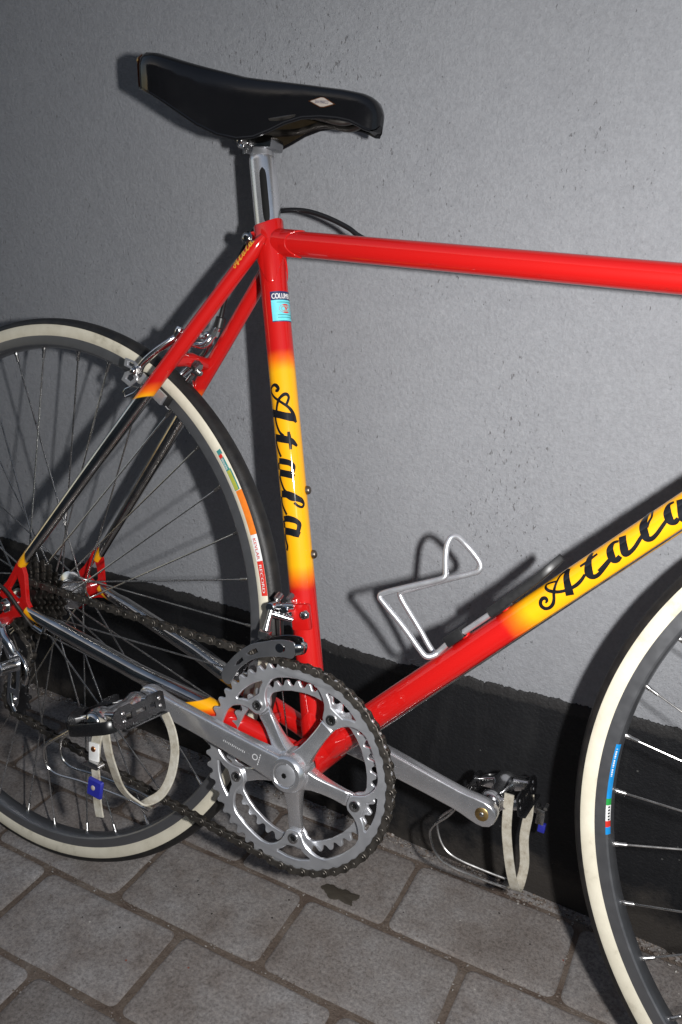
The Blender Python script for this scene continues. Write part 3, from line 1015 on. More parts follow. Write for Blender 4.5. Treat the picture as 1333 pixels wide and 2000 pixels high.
ST = [[(376, -1.7, 1.8), (375.3, 0.5, 2.8), (377.6, 1.7, 3.2), (380.6, -0.2, 3.4), (381.3, -3.6, 2.7), (378.6, -7.9, 1.8), (374.7, -8.2, 1.9), (369.9, -4.6, 2), (365.7, 0.7, 2.3), (361.7, 5.8, 2.5), (358.3, 9.9, 2.7), (354.2, 13.2, 3.3), (348.8, 15.6, 3.7), (342.2, 17.4, 1.8)],
      [(354.3, -11.5, 7.5), (351.7, -0.9, 6.8), (349.5, 5.6, 6.8), (347.7, 11.6, 7.3), (345.3, 15.5, 5), (342.2, 17.4, 1.6)],
      [(355.7, -2.7, 1.8), (360.3, -1.5, 2), (365.3, 0.6, 2.7), (368.5, 3.4, 2.7), (370.9, 7.2, 3.2), (370.6, 10.2, 3), (367.8, 11.6, 2), (364.4, 10.5, 1.8), (360.2, 8.3, 2)],
      [(349.8, -5.2, 2), (344.9, -4.9, 1.8), (339.5, -3.6, 1.9), (334.1, -1.3, 2.2), (329.7, 2.7, 2.7)],
      [(329.2, -8.3, 6.8), (327.4, -1, 6.8), (325.5, 5.9, 6.6), (323.3, 11, 5.2), (318.4, 15.8, 1.6)],
      [(333.6, 8.1, 1.2), (328.8, 8.4, 3.3), (323, 8.8, 3.2), (315.5, 8.7, 1.6)],
      [(326.3, -7.9, 2), (320, -6.7, 1.8), (314.1, -4.6, 1.9), (309.1, -2.4, 2.2)],
      [(305.3, -5.7, 5.3), (304.2, 0, 5.7), (302.2, 6.1, 5.1), (298.7, 9.5, 4.3), (294.8, 9, 3.8), (291.5, 7.5, 3.8)],
      [(303.4, -6.6, 2.3), (300.9, -7.1, 2.5), (296.5, -7.3, 2.5)],
      [(293.5, -6.4, 6.6), (291.8, 0.9, 6.3), (290.1, 5.9, 6.3), (287.6, 9.2, 4.1)],
      [(290.1, -7, 2), (283.6, -5.4, 1.8), (276.5, -2.6, 2.1), (272.9, 0, 3)],
      [(271.7, -6.5, 6.6), (270.9, 0.4, 6.6), (268, 5.8, 7.6), (265.8, 10.6, 5.8), (263.4, 14.8, 4.6), (259.7, 17.3, 2.5), (256.8, 15, 2.3), (258.2, 10.8, 2.1), (262, 7.2, 2.1)],
      [(268.8, -7.6, 1.9), (261.8, -7.4, 1.7), (255.8, -4.8, 1.7), (250.3, -2, 2.1)],
      [(245.9, -6.5, 5.3), (246.3, -1.2, 6.1), (245, 3.6, 5.7), (242.9, 7.7, 4.7), (239.7, 10.1, 4.3), (235.6, 9.4, 3.8), (232.7, 8.2, 3.8)],
      [(244.4, -7.8, 2.3), (241.4, -6.8, 2.3), (236.9, -6.9, 2.3)],
      [(233.9, -6.7, 7.1), (232.8, 0.2, 6.6), (231, 5.3, 6.6), (228.9, 9.7, 5.3)],
      [(230.4, -7.4, 2.3), (223.9, -6.6, 1.9), (218.5, -5.1, 2), (213.7, -6.6, 2.6)]]


def lettering(name, strokes, d, u, r, mat, parent, lift=0.16, base=Vector()):
    g = G()
    for i, st in enumerate(strokes):
        cp = catmull(st, 7)
        N = len(cp)
        h = r + lift + 0.018 * i
        # rounded ends
        secs = []
        for k in range(N):
            a, b_ = cp[max(k - 1, 0)], cp[min(k + 1, N - 1)]
            ds, da = b_[0] - a[0], b_[1] - a[1]
            L = hypot(ds, da) or 1
            ns, na = -da / L, ds / L
            w = cp[k][2] / 2
            secs.append([on_tube(d, u, h, cp[k][0] + ns * w * f, (cp[k][1] + na * w * f) * h / r, base) for f in (-1, -.6, -.2, .2, .6, 1)])
        g.loft(secs, cap=False, closed=False)
    return g.build(name, mat, parent, recalc=False, sharp=80)


lettering('lettering', DT, DD, DU, 13.75, 'decal_black', down_tube)
lettering('lettering', [[(q[0], q[1], max(q[2] * 1.1, 2.6)) for q in st] for st in ST], SD, SU, 13.75, 'decal_black', seat_tube)
# the same word, small and gold, on the top of the drive-side seat stay
sdir = (Vector((-382, -61.5, 122)) - Vector((-128, -17.5, 511))).normalized()
su = sdir.cross(YV).normalized()
su = su if su.x > 0 else -su
s_lo, s_hi = 213.0, 382.0
base_ = Vector((-128, -17.5, 511)) - YV * 0.3
mini = [[(8 + (q[0] - s_lo) / (s_hi - s_lo) * 33, -q[1] * 0.26 - 1.5, q[2] * 0.22 + .3) for q in st] for st in ST]
lettering('lettering', mini, sdir, su, 7.9, 'decal_gold', stays[-1], 0.35, base_)

# maker's transfer on the seat tube
def tube_patch(name, d, u, r, s0, s1, a0, a1, mat, parent, lift, n=24, base=Vector()):
    secs = [[on_tube(d, u, r + lift, s, radians(a0 + (a1 - a0) * k / n) * (r + lift), base) for k in range(n + 1)] for s in (s0, (s0 + s1) / 2, s1)]
    return G().loft(secs, cap=False, closed=False).build(name, mat, parent, recalc=False)


def font_pts(text, size):
    cu = bpy.data.curves.new('txt', 'FONT')
    cu.body = text
    cu.size = size
    cu.resolution_u = 3
    ob = bpy.data.objects.new('txt', cu)
    COL.objects.link(ob)
    bpy.context.view_layer.update()
    dg = bpy.context.evaluated_depsgraph_get()
    me = ob.evaluated_get(dg).to_mesh()
    vs = [(v.co.x, v.co.y) for v in me.vertices]
    fs = [tuple(p_.vertices) for p_ in me.polygons]
    bpy.data.objects.remove(ob)
    bpy.data.curves.remove(cu)
    return vs, fs


def text_mesh(name, text, size, fn, mat, parent, bold=0.0, org=None, fit=None):
    vs, fs = font_pts(text, size)
    if fit:
        x1 = max(q[0] for q in vs)
        vs = [(q[0] / x1 * fit, q[1]) for q in vs]
    g = G()
    g.add([fn(x, y) for x, y in vs], fs)
    if bold:
        g.add([fn(x + bold, y) for x, y in vs], fs)
    return g.build(name, mat, parent, org, recalc=False, sharp=80)


R_ = 13.75
tube_patch('transfer_edge', SD, SU, R_, 443.2, 473.2, 10.5, 139, 'navy_print', seat_tube, 0.10)
tube_patch('transfer', SD, SU, R_, 444.2, 464.6, 12, 137.5, 'cyan_print', seat_tube, 0.16)
text_mesh('transfer_text', 'COLUMBUS', 7.4, lambda x, y: on_tube(SD, SU, R_ + 0.2, 466.0 + y, radians(15) * R_ + x), 'white_print', seat_tube, 0.35, fit=26.5)
g = G()
ov = [(7.5 * cos(a), 4.6 * sin(a)) for a in [2 * pi * k / 28 for k in range(28)]]
for rr, l_, mt_ in ((1.0, 0.22, 'red_print'), (0.72, 0.27, 'badge_white')):
    vs_ = [on_tube(SD, SU, R_ + l_, 456.0 + q[1] * rr, radians(75) * R_ + q[0] * rr) for q in [(0, 0)] + ov]
    G().add(vs_, [(0, i + 1, (i + 1) % 28 + 1) for i in range(28)]).build('transfer_emblem', mt_, seat_tube, recalc=False)
lettering('transfer_emblem', [[(458, 16.2, .5), (456.5, 17.5, 1.4), (455, 19, .8)], [(457.5, 20.5, .4), (456, 19, 1.0)]], SD, SU, R_, 'red_print', seat_tube, 0.32)
for s_ in (462, 449.5, 447):
    tube_patch('transfer_line', SD, SU, R_, s_, s_ + 0.7, 35, 118, 'teal_print', seat_tube, 0.21)

# bottle bosses on the seat tube
for s_ in (273.0, 207.0):
    th = radians(106)
    n_ = -YV * cos(th) + SU * sin(th)
    c_ = SD * s_ + n_ * 13.2
    G().cyl(c_, c_ + n_ * 3.0, 4.6, seg=20, bev=.5).dome(c_ + n_ * 3.0, n_, 4.2, 2.6, 20).build('boss_bolt', 'boss_steel', seat_tube)

# ---- seat post
sp = G().tube([SD * 500, SD * 604, SD * 607.5, SD * 611, SD * 615], [13.4, 13.4, 13.0, 11.6, 9.5], 48).build('seat_post', 'brushed_alloy', bike)
G().tube([SD * 607.6, SD * 611.2, SD * 618], [13.12, 11.8, 9], 40).build('post_collar', 'satin_alloy', sp)
# milled flute: dark groove, inset rim
g = G()
for ph in (27, 207):
    secs = []
    for k in range(21):
        f = k / 20
        s_ = 540.5 + 54 * f
        w = 0.5 + 3.1 * sqrt(max(0, 1 - abs(2 * f - 1) ** 6))
        secs.append([on_tube(SD, SU, 13.4 + 0.06, s_, radians(ph) * 13.46 + w * q) for q in (-1, -.5, 0, .5, 1)])
    g.loft(secs, cap=False, closed=False)
g.each('post_flute', 'slot_black', sp, recalc=False)
# clamp head with its bolts
g = G()
hc = SD * 622
g.box(hc, (20, 12, 6), [TD, YV, Vector((0, 0, 1))], 3)
g.cyl(hc + Vector((-16, 0, -10)), hc + Vector((-16, 0, 8)), 4.2, seg=6)
g.build('post_clamp', 'dark_chrome', sp)
G().cyl((-167, -21, 600), (-167, -14, 600), 4.6, seg=6, bev=.5).dome((-167, -21, 600), (0, -1, 0), 3.6, 1.6, 16).cyl((-167, -14, 600), (-167, 14, 600), 3, seg=12).cyl((-167, -18, 594), (-167, -16, 606), 3.2, seg=12).build('clamp_bolt', 'chrome', sp)

# ---- saddle
def SAD(x):
    return -200 + (x + 200) * 0.80 if x < -200 else (x - 7 * (x + 60) / 43 if x > -60 else x)


SX = [-303, -301, -296, -288, -276, -262, -246, -228, -208, -188, -168, -150, -134, -118, -100, -80, -62, -48, -38, -30, -24, -19.5, -17]


def interp(tab, x):
    if x <= tab[0][0]:
        return tab[0][1]
    for (a, va), (b_, vb) in zip(tab, tab[1:]):
        if x <= b_:
            f = (x - a) / (b_ - a)
            return va + (vb - va) * f
    return tab[-1][1]


W_T = [(-303, 30), (-301, 40), (-296, 52), (-288, 60), (-276, 65), (-262, 66.5), (-246, 64), (-228, 57), (-208, 45), (-188, 34.5), (-168, 29), (-150, 26), (-134, 24), (-118, 22.5), (-100, 21), (-80, 19.5), (-62, 18.5), (-48, 18), (-38, 17), (-30, 15), (-24, 12), (-19.5, 8), (-17, 3)]
ZT_T = [(-303, 668), (-301, 673), (-296, 676.5), (-288, 677.5), (-276, 678), (-262, 676.5), (-246, 673.3), (-228, 670), (-208, 667), (-188, 663.8), (-168, 660.5), (-150, 658.5), (-134, 656.8), (-118, 655), (-100, 653), (-80, 650.6), (-62, 648.4), (-48, 646.2), (-38, 644.5), (-30, 642), (-24, 638.5), (-19.5, 633), (-17, 628)]
ZB_T = [(-303, 652), (-301, 647), (-296, 643), (-288, 640), (-276, 636.5), (-262, 632), (-246, 625.8), (-228, 618), (-208, 609), (-188, 602.5), (-168, 600), (-150, 602), (-140, 605), (-128, 611.5), (-112, 618), (-98, 621), (-80, 621.6), (-62, 620.2), (-48, 618), (-38, 615), (-30, 612), (-24, 611), (-19.5, 613), (-17, 617.5)]


def saddle_sec(x, inset=0.0, n=25):
    w, zt, zb = interp(W_T, x) - inset, interp(ZT_T, x) - inset, interp(ZB_T, x) + inset * 0.2
    w = max(w, .5)
    wide = min(1.0, max(0.0, (w - 22) / 40))
    pts = []
    for k in range(n):
        f = -1 + 2 * k / (n - 1)
        a = abs(f)
        sg = -1 if f < 0 else 1
        if a < 0.62:                                   # crowned top
            y = a / 0.62 * 0.86
            z = zt - (2.0 + 4.0 * wide) * (a / 0.62) ** 2.2 - (0.0 if wide > .3 else 1.5) * (a / .62) ** 4
        else:
            q = (a - 0.62) / 0.38
            tz = zt - (2.0 + 4.0 * wide) - (1.5 if wide <= .3 else 0)
            y = 0.86 + 0.14 * sin(min(1, q * 2.2) * pi / 2) - 0.20 * max(0, q - .45) ** 1.5
            z = tz + (zb - tz) * (q ** 1.45)
        pts.append(Vector((SAD(x), sg * y * w, z)))
    return pts


saddle = empty('saddle', bike)
secs = [saddle_sec(x) for x in SX]
g = G().loft(secs, cap=False, closed=False)
g.add(secs[-1], [tuple(range(len(secs[-1])))])
lip = [Vector((q.x, q.y * .7, q.z)) for q in [s_[0] for s_ in secs[-4:]] + [s_[-1] for s_ in secs[-4:]][::-1]]
g.add(lip, [tuple(range(len(lip)))])
g.build('saddle_cover', 'saddle_skin', saddle, sharp=50)
# plastic shell inside the cover and the turned-under hem
secs = [saddle_sec(x, 3.2) for x in SX[1:-4]]
g = G().loft(secs, cap=False, closed=False)
g.build('saddle_shell', 'brown_plastic', saddle, sharp=50)
g = G()
for k0 in (0, -1):
    hem = [saddle_sec(x)[k0] + Vector((0, (1 if k0 == 0 else -1) * 1.3, 0.2)) for x in SX[:-2]]
    g.tube(hem, 1.7, 8)
g.tube([saddle_sec(-303)[i] + Vector((0.6, 0, 0)) for i in range(25)], 1.6, 8)
g.build('saddle_hem', 'saddle_skin', saddle)
# warm reflection on the black tail, coloured in as brown strips; then the rivets
g = G()
rows = []
for k in range(25):
    rows.append([saddle_sec(x)[k] + Vector((-0.5, (-.5 if k < 12 else .5), .25)) for x in (-302.6, -300.5, -297, -292.5, -288)])
sel = [q for i, q in enumerate(rows) if i <= 5]
g.loft(sel, cap=False, closed=False)
sel = [q for i, q in enumerate(rows) if i >= 19]
g.loft(sel, cap=False, closed=False)
g.each('tail_reflection', 'warm_tail_sheen', saddle, recalc=False)
g = G()
for k in (3, 21):
    c_ = saddle_sec(-293)[k]
    dv = Vector((-0.6, -0.8 if k < 12 else 0.8, 0.0))
    g.dome(c_ + dv * .5, dv, 3.2, 1.8, 14)
g.each('tail_rivet', 'brass', saddle)
# rails
g = G()
for sg in (-1, 1):
    g.tube(catmull([(-44, sg * 5, 624), (-62, sg * 10, 619), (-95, sg * 15, 624), (-125, sg * 19, 619), (-160, sg * 20, 618), (-185, sg * 21, 619), (-225, sg * 26, 626), (-262, sg * 32, 640), (-282, sg * 34, 655)], 5), 3.5, 12)
g.each('saddle_rail', 'dark_steel', saddle)
g = G()
g.box((-46, 0, 624), (9, 8, 3), None, 1)
g.build('nose_bracket', 'dark_steel', saddle)
# diamond badge on the side near the nose
def saddle_side(x, z, off):
    s_ = saddle_sec(x)
    best = None
    for a, b_ in zip(s_[:12], s_[1:13]):
        if min(a.z, b_.z) <= z <= max(a.z, b_.z):
            f = (z - a.z) / (b_.z - a.z) if abs(b_.z - a.z) > 1e-6 else 0
            best = a.lerp(b_, f)
            nn = Vector((0, -(b_.z - a.z), (b_.y - a.y)))
            nn.normalize()
            if nn.y > 0:
                nn = -nn
            return best + nn * off
    return s_[6] + Vector((0, -off, 0))


def badge(sc, off, mat):
    P0 = (-79, 633.5)
    ring_ = []
    corners = [(-16.5, 1.2), (-2, 5.3), (2, 5.0), (16.5, -2.2), (3, -5.2), (-2, -5.0)]
    pts = []
    for (a, b_), (c, d_) in zip(corners, corners[1:] + corners[:1]):
        for k in range(4):
            pts.append((a + (c - a) * k / 4, b_ + (d_ - b_) * k / 4))
    vs = [saddle_side(P0[0], P0[1], off)] + [saddle_side(P0[0] + q[0] * sc, P0[1] + q[1] * sc, off) for q in pts]
    n_ = len(pts)
    return G().add(vs, [(0, i + 1, (i + 1) % n_ + 1) for i in range(n_)]).build('badge', mat, saddle, recalc=False)


badge(0.88, 0.55, 'copper')
badge(0.74, 0.9, 'badge_white')
text_mesh('badge_text', 'SAN MARCO', 4.0, lambda x, y: saddle_side(-79 - 7 + x, 632.6 + y - x * 0.05, 1.3), 'navy_print', saddle, fit=14)

# ---- wheels
def make_wheel(name_label, centre, steer, phase, fl, fr, hub_prof, pattern):
    w = empty('wheel', bike, (centre - PR) * 0.001)
    w.rotation_euler = (0, 0, steer)
    w['label'] = name_label
    Z = (0, 0, 0)
    sw = [(315.2, 8.4), (315.2, 9.4), (318, 10.9), (321, 11.5), (324, 11.6), (327, 11.2), (329.8, 10.1), (331.5, 8.8), (331.8, 0)]
    prof = [(r, -y) for r, y in sw] + [(r, y) for r, y in sw[::-1][1:]]
    G().lathe(prof, 200, closed=True).build('tyre', 'cream_rubber', w, Z)
    tr = [(328.4, 10.2), (328.6, 11.1), (331.4, 10.3), (334.4, 7.8), (336.2, 4.0)]
    prof = [(r, -y) for r, y in tr] + [(336.7, 0)] + [(r, y) for r, y in tr[::-1]] + [(330, 8), (330, -8)]
    G().lathe(prof, 200, closed=True).build('tread', 'tread_rubber', w, Z)
    rm = [(313, 7.6), (316.6, 8.2), (316.7, 9.5), (310, 10.1), (305.2, 10.0), (303.6, 9.0), (302.3, 6.0), (301.8, 2.5)]
    prof = [(r, -y) for r, y in rm] + [(r, y) for r, y in rm[::-1]]
    G().lathe(prof, 200, closed=True).build('rim', 'rim_alloy', w, Z, sharp=30)
    hub = G().lathe(hub_prof, 48).build('hub', 'polished_alloy', w, Z)
    # spokes: four kinds, nine copies each
    meshes = []
    for side, sgn in pattern:
        yf = fl[side]
        g = G()
        hub_a = radians(60 * sgn)
        p0 = Vector((fr * cos(hub_a), yf, fr * sin(hub_a)))
        p1 = Vector((302.5, 1.6 if yf > 0 else -1.6, 0))
        d = (p1 - p0).normalized()
        g.tube([p0, p0 + Vector((0, 2.4 if yf > 0 else -2.4, 0)) * 0 + d * 3, p1], 1.0, 8)
        L = (p1 - p0).length
        g.tube([p1 - d * 12.5, p1 - d * 12, p1 - d * 5, p1 - d * 4.4, p1 + d * 1], [1.5, 1.9, 1.9, 2.4, 2.4], 8)
        g.dome(p0 + Vector((0, (1.2 if yf > 0 else -1.2), 0)), (0, yf, 0), 1.9, 0.9, 8, 3)
        ob = g.build('spoke', 'steel', w, Z)
        meshes.append(ob)
    for i in range(36):
        k = i % 4
        if i < 4:
            ob = meshes[k]
        else:
            ob = bpy.data.objects.new('spoke', meshes[k].data)
            COL.objects.link(ob)
            ob.parent = w
        ob.rotation_euler = (0, -radians(phase + 10 * i), 0)
    # valve stem
    return w, hub


rear_hub = [(0.1, -66), (4.8, -66), (4.8, -60), (8.5, -60), (8.5, -52), (14, -50), (14, -24), (24, -23.5), (24.5, -22), (24.5, -20), (22, -18.5), (15, -16), (13, -8), (13, 20), (15, 29), (22, 31.5), (24.5, 33), (24.5, 35), (24, 36.5), (15, 38), (13, 46), (9, 48), (8.5, 60), (4.8, 60), (4.8, 66), (0.1, 66)]
front_hub = [(0.1, -56), (4.5, -56), (4.5, -50), (8, -50), (8, -42), (12, -40), (19, -37), (20, -36), (20, -34), (18, -32.5), (12, -29), (11, -15), (11, 15), (12, 29), (18, 32.5), (20, 34), (20, 36), (19, 37), (12, 40), (8, 42), (8, 50), (4.5, 50), (4.5, 56), (0.1, 56)]
rear_wheel, rh = make_wheel('rear wheel with cream sidewall tyre and coloured tyre label', RA, 0, 7.5, (-21, 34), 21, rear_hub, [(1, 1), (0, 1), (1, -1), (0, -1)])
front_wheel, fh = make_wheel('front wheel with cream sidewall tyre and blue rim sticker', FA, -0.1262, 5.0, (-35, 35), 17.5, front_hub, [(0, 1), (1, 1), (0, -1), (1, -1)])


def side_r_y(r):
    """y of the drive-side tyre wall at radius r"""
    tab = [(315.2, 9.4), (318, 10.9), (321, 11.5), (324, 11.6), (327, 11.2), (329.8, 10.1), (331.5, 8.8)]
    return -interp(tab, r)


def tyre_patch(w, name, a0, a1, r0, r1, mat, lift=0.2):
    n = max(4, int(abs(a1 - a0) * 2))
    prof = [(r0 + (r1 - r0) * k / 4, side_r_y(r0 + (r1 - r0) * k / 4) - lift) for k in range(5)]
    return G().lathe(prof, n, a0=radians(a0), a1=radians(a1)).build(name, mat, w, (0, 0, 0), recalc=False)


def tyre_text(w, text, a_start, length, r0, size, mat, lift=0.35, flip=1):
    def fn(x, y):
        a = radians(a_start) - x / 324.0
        r = r0 + y
        return (r * cos(a), side_r_y(r) - lift, r * sin(a))
    return text_mesh('tyre_text', text, size, fn, mat, w, 0.25, (0, 0, 0), fit=length)


tyre_patch(rear_wheel, 'tyre_label', 43.2, 42.2, 321, 326.5, 'teal_print')
tyre_patch(rear_wheel, 'tyre_label', 42.3, 41.4, 320.5, 325, 'red_print')
tyre_patch(rear_wheel, 'tyre_label', 41.6, 39.0, 320.8, 325.4, 'teal_print')
tyre_text(rear_wheel, 'vittoria', 41.5, 13.5, 321.6, 4.4, 'white_print')
tyre_patch(rear_wheel, 'tyre_label', 39.0, 34.7, 320.5, 326.8, 'teal_print')
tyre_patch(rear_wheel, 'tyre_label', 38.8, 34.8, 320.9, 325.4, 'olive_print', 0.28)
tyre_patch(rear_wheel, 'tyre_label', 34.6, 25.9, 321.0, 328.4, 'orange_print')
tyre_patch(rear_wheel, 'tyre_label', 25.9, 20.9, 321.0, 328.8, 'white_print')
tyre_text(rear_wheel, 'KEVLAR', 25.3, 23, 322.6, 4.8, 'red_print')
tyre_patch(rear_wheel, 'tyre_label', 20.9, 14.4, 321.6, 328.2, 'red_print')
tyre_text(rear_wheel, 'RECORD', 20.3, 30, 323.2, 4.4, 'white_print')
# front rim sticker: blue with small print, then a tricolour with black marks
def rim_patch(a0, a1, mat, lift=0.2, r0=302.2, r1=305.4):
    tab = [(302.2, -5.8), (303.6, -9.0), (305.4, -10.0)]
    prof = [(r0 + (r1 - r0) * k / 4 - lift * .6, interp(tab, r0 + (r1 - r0) * k / 4) - lift) for k in range(5)]
    n = max(3, int(abs(a1 - a0) * 2))
    return G().lathe(prof, n, a0=radians(a0), a1=radians(a1)).build('rim_sticker', mat, front_wheel, (0, 0, 0), recalc=False)


rim_patch(176.2, 192.6, 'blue_print')
rim_patch(186.2, 187.4, 'green_print', 0.3)
rim_patch(187.4, 190.2, 'white_print', 0.3)
rim_patch(190.2, 191.3, 'red_print', 0.3)
for k in range(5):
    rim_patch(187.6 + k * .55, 187.9 + k * .55, 'decal_black', 0.4, 302.6, 303.6)
for k in range(13):
    rim_patch(177.0 + k * .42, 177.0 + k * .42 + (.3 if k % 4 else .12), 'white_print', 0.3, 303.3, 304.3)

# ---- freewheel
def toothed(n_t, pitch=12.7, tip=2.3, root=3.6, skip=None, k=8):
    rp = pitch / (2 * sin(pi / n_t))
    out = []
    for i in range(n_t):
        for f, dr in ((0.0, -root), (0.11, -root * .9), (0.20, -root * .58), (0.27, -root * .05), (0.34, tip * .6), (0.42, tip), (0.58, tip), (0.66, tip * .6), (0.73, -root * .05), (0.80, -root * .58), (0.89, -root * .9)):
            a = 2 * pi * (i + f) / n_t
            out.append(((rp + dr) * cos(a), (rp + dr) * sin(a)))
    return rp, out


fw = empty('freewheel', bike)
for k, nt in enumerate((14, 16, 18, 20, 22, 24)):
    rp, o_ = toothed(nt)
    y = -45.5 + k * 4.6
    inner = [((rp - 9) * cos(2 * pi * i / 40), (rp - 9) * sin(2 * pi * i / 40)) for i in range(40)]
    g = G()
    g.plate([[(RA.x + q[0], RA.z + q[1]) for q in o_], [(RA.x + q[0], RA.z + q[1]) for q in inner]], y - 1.0, y + 1.0)
    g.build('cog', 'dark_steel', fw)
G().lathe([(0.1, -50), (14, -50), (17, -48), (17.5, -44), (21, -43), (21, -38), (26, -37), (26, -32), (31, -31), (34, -22), (14, -20)], 40, c=(RA.x, 0, RA.z)).build('freewheel_body', 'dark_steel', fw)

# ---- cranks and chainwheels
TH = radians(170.03)
CR = Vector((cos(TH), 0, sin(TH)))
CN = Vector((-CR.z, 0, CR.x))
bolts = [TH + radians(36 + 72 * i) for i in range(5)]
cs_ = empty('crankset', bike)


def pol(r, a):
    return (r * cos(a), r * sin(a))


rp52, o52 = toothed(52)
inner = []
for b_ in sorted(x % (2 * pi) for x in bolts):
    D_ = radians
    # coming round anticlockwise: ring edge, leg, boss, leg, ring edge
    leg = [(92.3, -40 + 4 * i) for i in range(5)] + [(91.9, -22.2), (90.6, -19.4), (88.2, -16.9), (84, -13.6), (79.5, -11.0), (74.5, -9.2), (70, -8.2), (66.5, -7.2), (64.2, -4.8)]
    seq = leg + [(63.4, -1.6), (63.4, 1.6)] + [(r, -a) for r, a in leg[::-1]]
    inner += [pol(r, b_ + D_(a) * (36 / 40 if abs(a) > 24 else 1)) for r, a in seq]
# de-duplicate where neighbouring legs meet
tmp = []
for q in inner:
    if not tmp or hypot(q[0] - tmp[-1][0], q[1] - tmp[-1][1]) > 0.2:
        tmp.append(q)
if hypot(tmp[0][0] - tmp[-1][0], tmp[0][1] - tmp[-1][1]) < 0.2:
    tmp.pop()
inner = tmp
holes = []
for b_ in bolts:
    tri = [(92.2, -11.6), (93.2, -5), (93.4, 0), (93.2, 5), (92.2, 11.6), (90.4, 11.9), (87.2, 8.9), (83.6, 6.6), (81.6, 5.6), (81.2, 3.2), (80.9, 0), (81.2, -3.2), (81.6, -5.6), (83.6, -6.6), (87.2, -8.9), (90.4, -11.9)]
    holes.append([pol(r, b_ + radians(a)) for r, a in tri])
G().plate([o52, inner] + holes, -49.6, -46.4, 0.8).build('chainring', 'satin_alloy', cs_, sharp=25)
rp42, o42 = toothed(42)
inner = []
for b_ in sorted(x % (2 * pi) for x in bolts):
    seq = [(76.8, -30), (76.8, -22), (76.6, -14), (75.6, -11), (73, -9), (68, -7.4), (64.5, -5), (63.8, 0), (64.5, 5), (68, 7.4), (73, 9), (75.6, 11), (76.6, 14), (76.8, 22), (76.8, 30)]
    inner += [pol(r, b_ + radians(a)) for r, a in seq]
G().plate([o42, inner], -41.2, -38.2, 0.5).build('chainring', 'satin_alloy', cs_, sharp=25)
# chainring bolts
for b_ in bolts:
    x, z = pol(72, b_)
    g = G()
    g.lathe([(2.6, -50.2), (3.2, -51.6), (5.2, -51.4), (5.8, -50.2), (5.8, -49.4)], 24, c=(x, 0, z))
    ob = g.build('chainring_bolt', 'steel', cs_)
    G().lathe([(0.1, -50.0), (3.0, -50.0)], 6, c=(x, 0, z)).build('bolt_socket', 'slot_black', cs_, recalc=False)
# spider and arm: one forging
g = G()


def rrect(c, ax_w, ax_h, hw, hh, r, n=3):
    """rounded rectangle section"""
    r = min(r, hw * .98, hh * .98)
    out = []
    for sx, sy, a0 in ((1, 1, 0), (-1, 1, 90), (-1, -1, 180), (1, -1, 270)):
        for k in range(n + 1):
            a = radians(a0 + 90 * k / n)
            out.append(Vector(c) + ax_w * (sx * (hw - r) + r * cos(a)) + ax_h * (sy * (hh - r) + r * sin(a)))
    return out


for i, b_ in enumerate(bolts):
    d = Vector((cos(b_), 0, sin(b_)))
    nrm = Vector((-d.z, 0, d.x))
    secs = []
    for r, hw, yo, yi in ((8, 13, -58, -42), (18, 10.5, -57, -41.5), (26, 8.2, -54.5, -41.3), (36, 7.2, -52.0, -41.2), (48, 6.9, -49.4, -41.2), (56, 7.2, -48.2, -41.2), (60.5, 7.6, -47.8, -41.2), (62, 7.9, -46.35, -41.2), (72, 8.2, -46.3, -41.25), (78, 6.6, -46.3, -41.25), (80.5, 4.0, -46.3, -41.3)):
        secs.append(rrect(d * r + YV * ((yo + yi) / 2), nrm, YV, hw, (yi - yo) / 2, 2.0))
    g.loft(secs)
g.build('spider', 'brushed_alloy', cs_, sharp=30)
g = G()
# hub boss
g.lathe([(0.1, -40), (18, -40), (21.5, -43), (21.8, -52), (20.5, -60), (18.4, -64.6), (16.4, -66.4), (13, -66.8), (12.2, -66.0), (12.2, -63), (0.1, -63)], 48)
secs = []
for r, hw, yo, yi in ((2, 15, -66.0, -50), (14, 14.4, -66.2, -50), (26, 13.6, -66.6, -50.5), (40, 12.9, -67.2, -52.5), (70, 12.2, -69, -56), (110, 11.6, -71.6, -59), (140, 11.4, -74.2, -61.5), (152, 12.0, -75.4, -62.5), (160, 13.0, -76.0, -63.2), (168, 13.6, -76.2, -63.4), (175, 12.6, -76.2, -63.6), (180, 9.8, -75.8, -64), (183, 5.0, -75.0, -65)):
    secs.append(rrect(CR * r + YV * ((yo + yi) / 2), CN, YV, hw, (yi - yo) / 2, 4.2, 4))
g.loft(secs)
arm = g.build('crank_arm', 'brushed_alloy', cs_, sharp=32)
# satin flat of the arm's face and its stamp
G().lathe([(0.1, -66.6), (4, -67.4), (8, -66.9), (11.4, -65.6), (12.1, -64.2)], 40).build('dust_cap', 'satin_alloy', cs_)
G().lathe([(0.1, -67.65), (2.9, -67.6)], 6).build('cap_socket', 'slot_black', cs_, recalc=False)
def arm_face(x, y):
    r = 36 + x
    q = CR * r + CN * (-y)
    yo = interp([(26, -66.6), (40, -67.2), (70, -69), (110, -71.6)], r)
    return q + YV * (yo - 0.12)


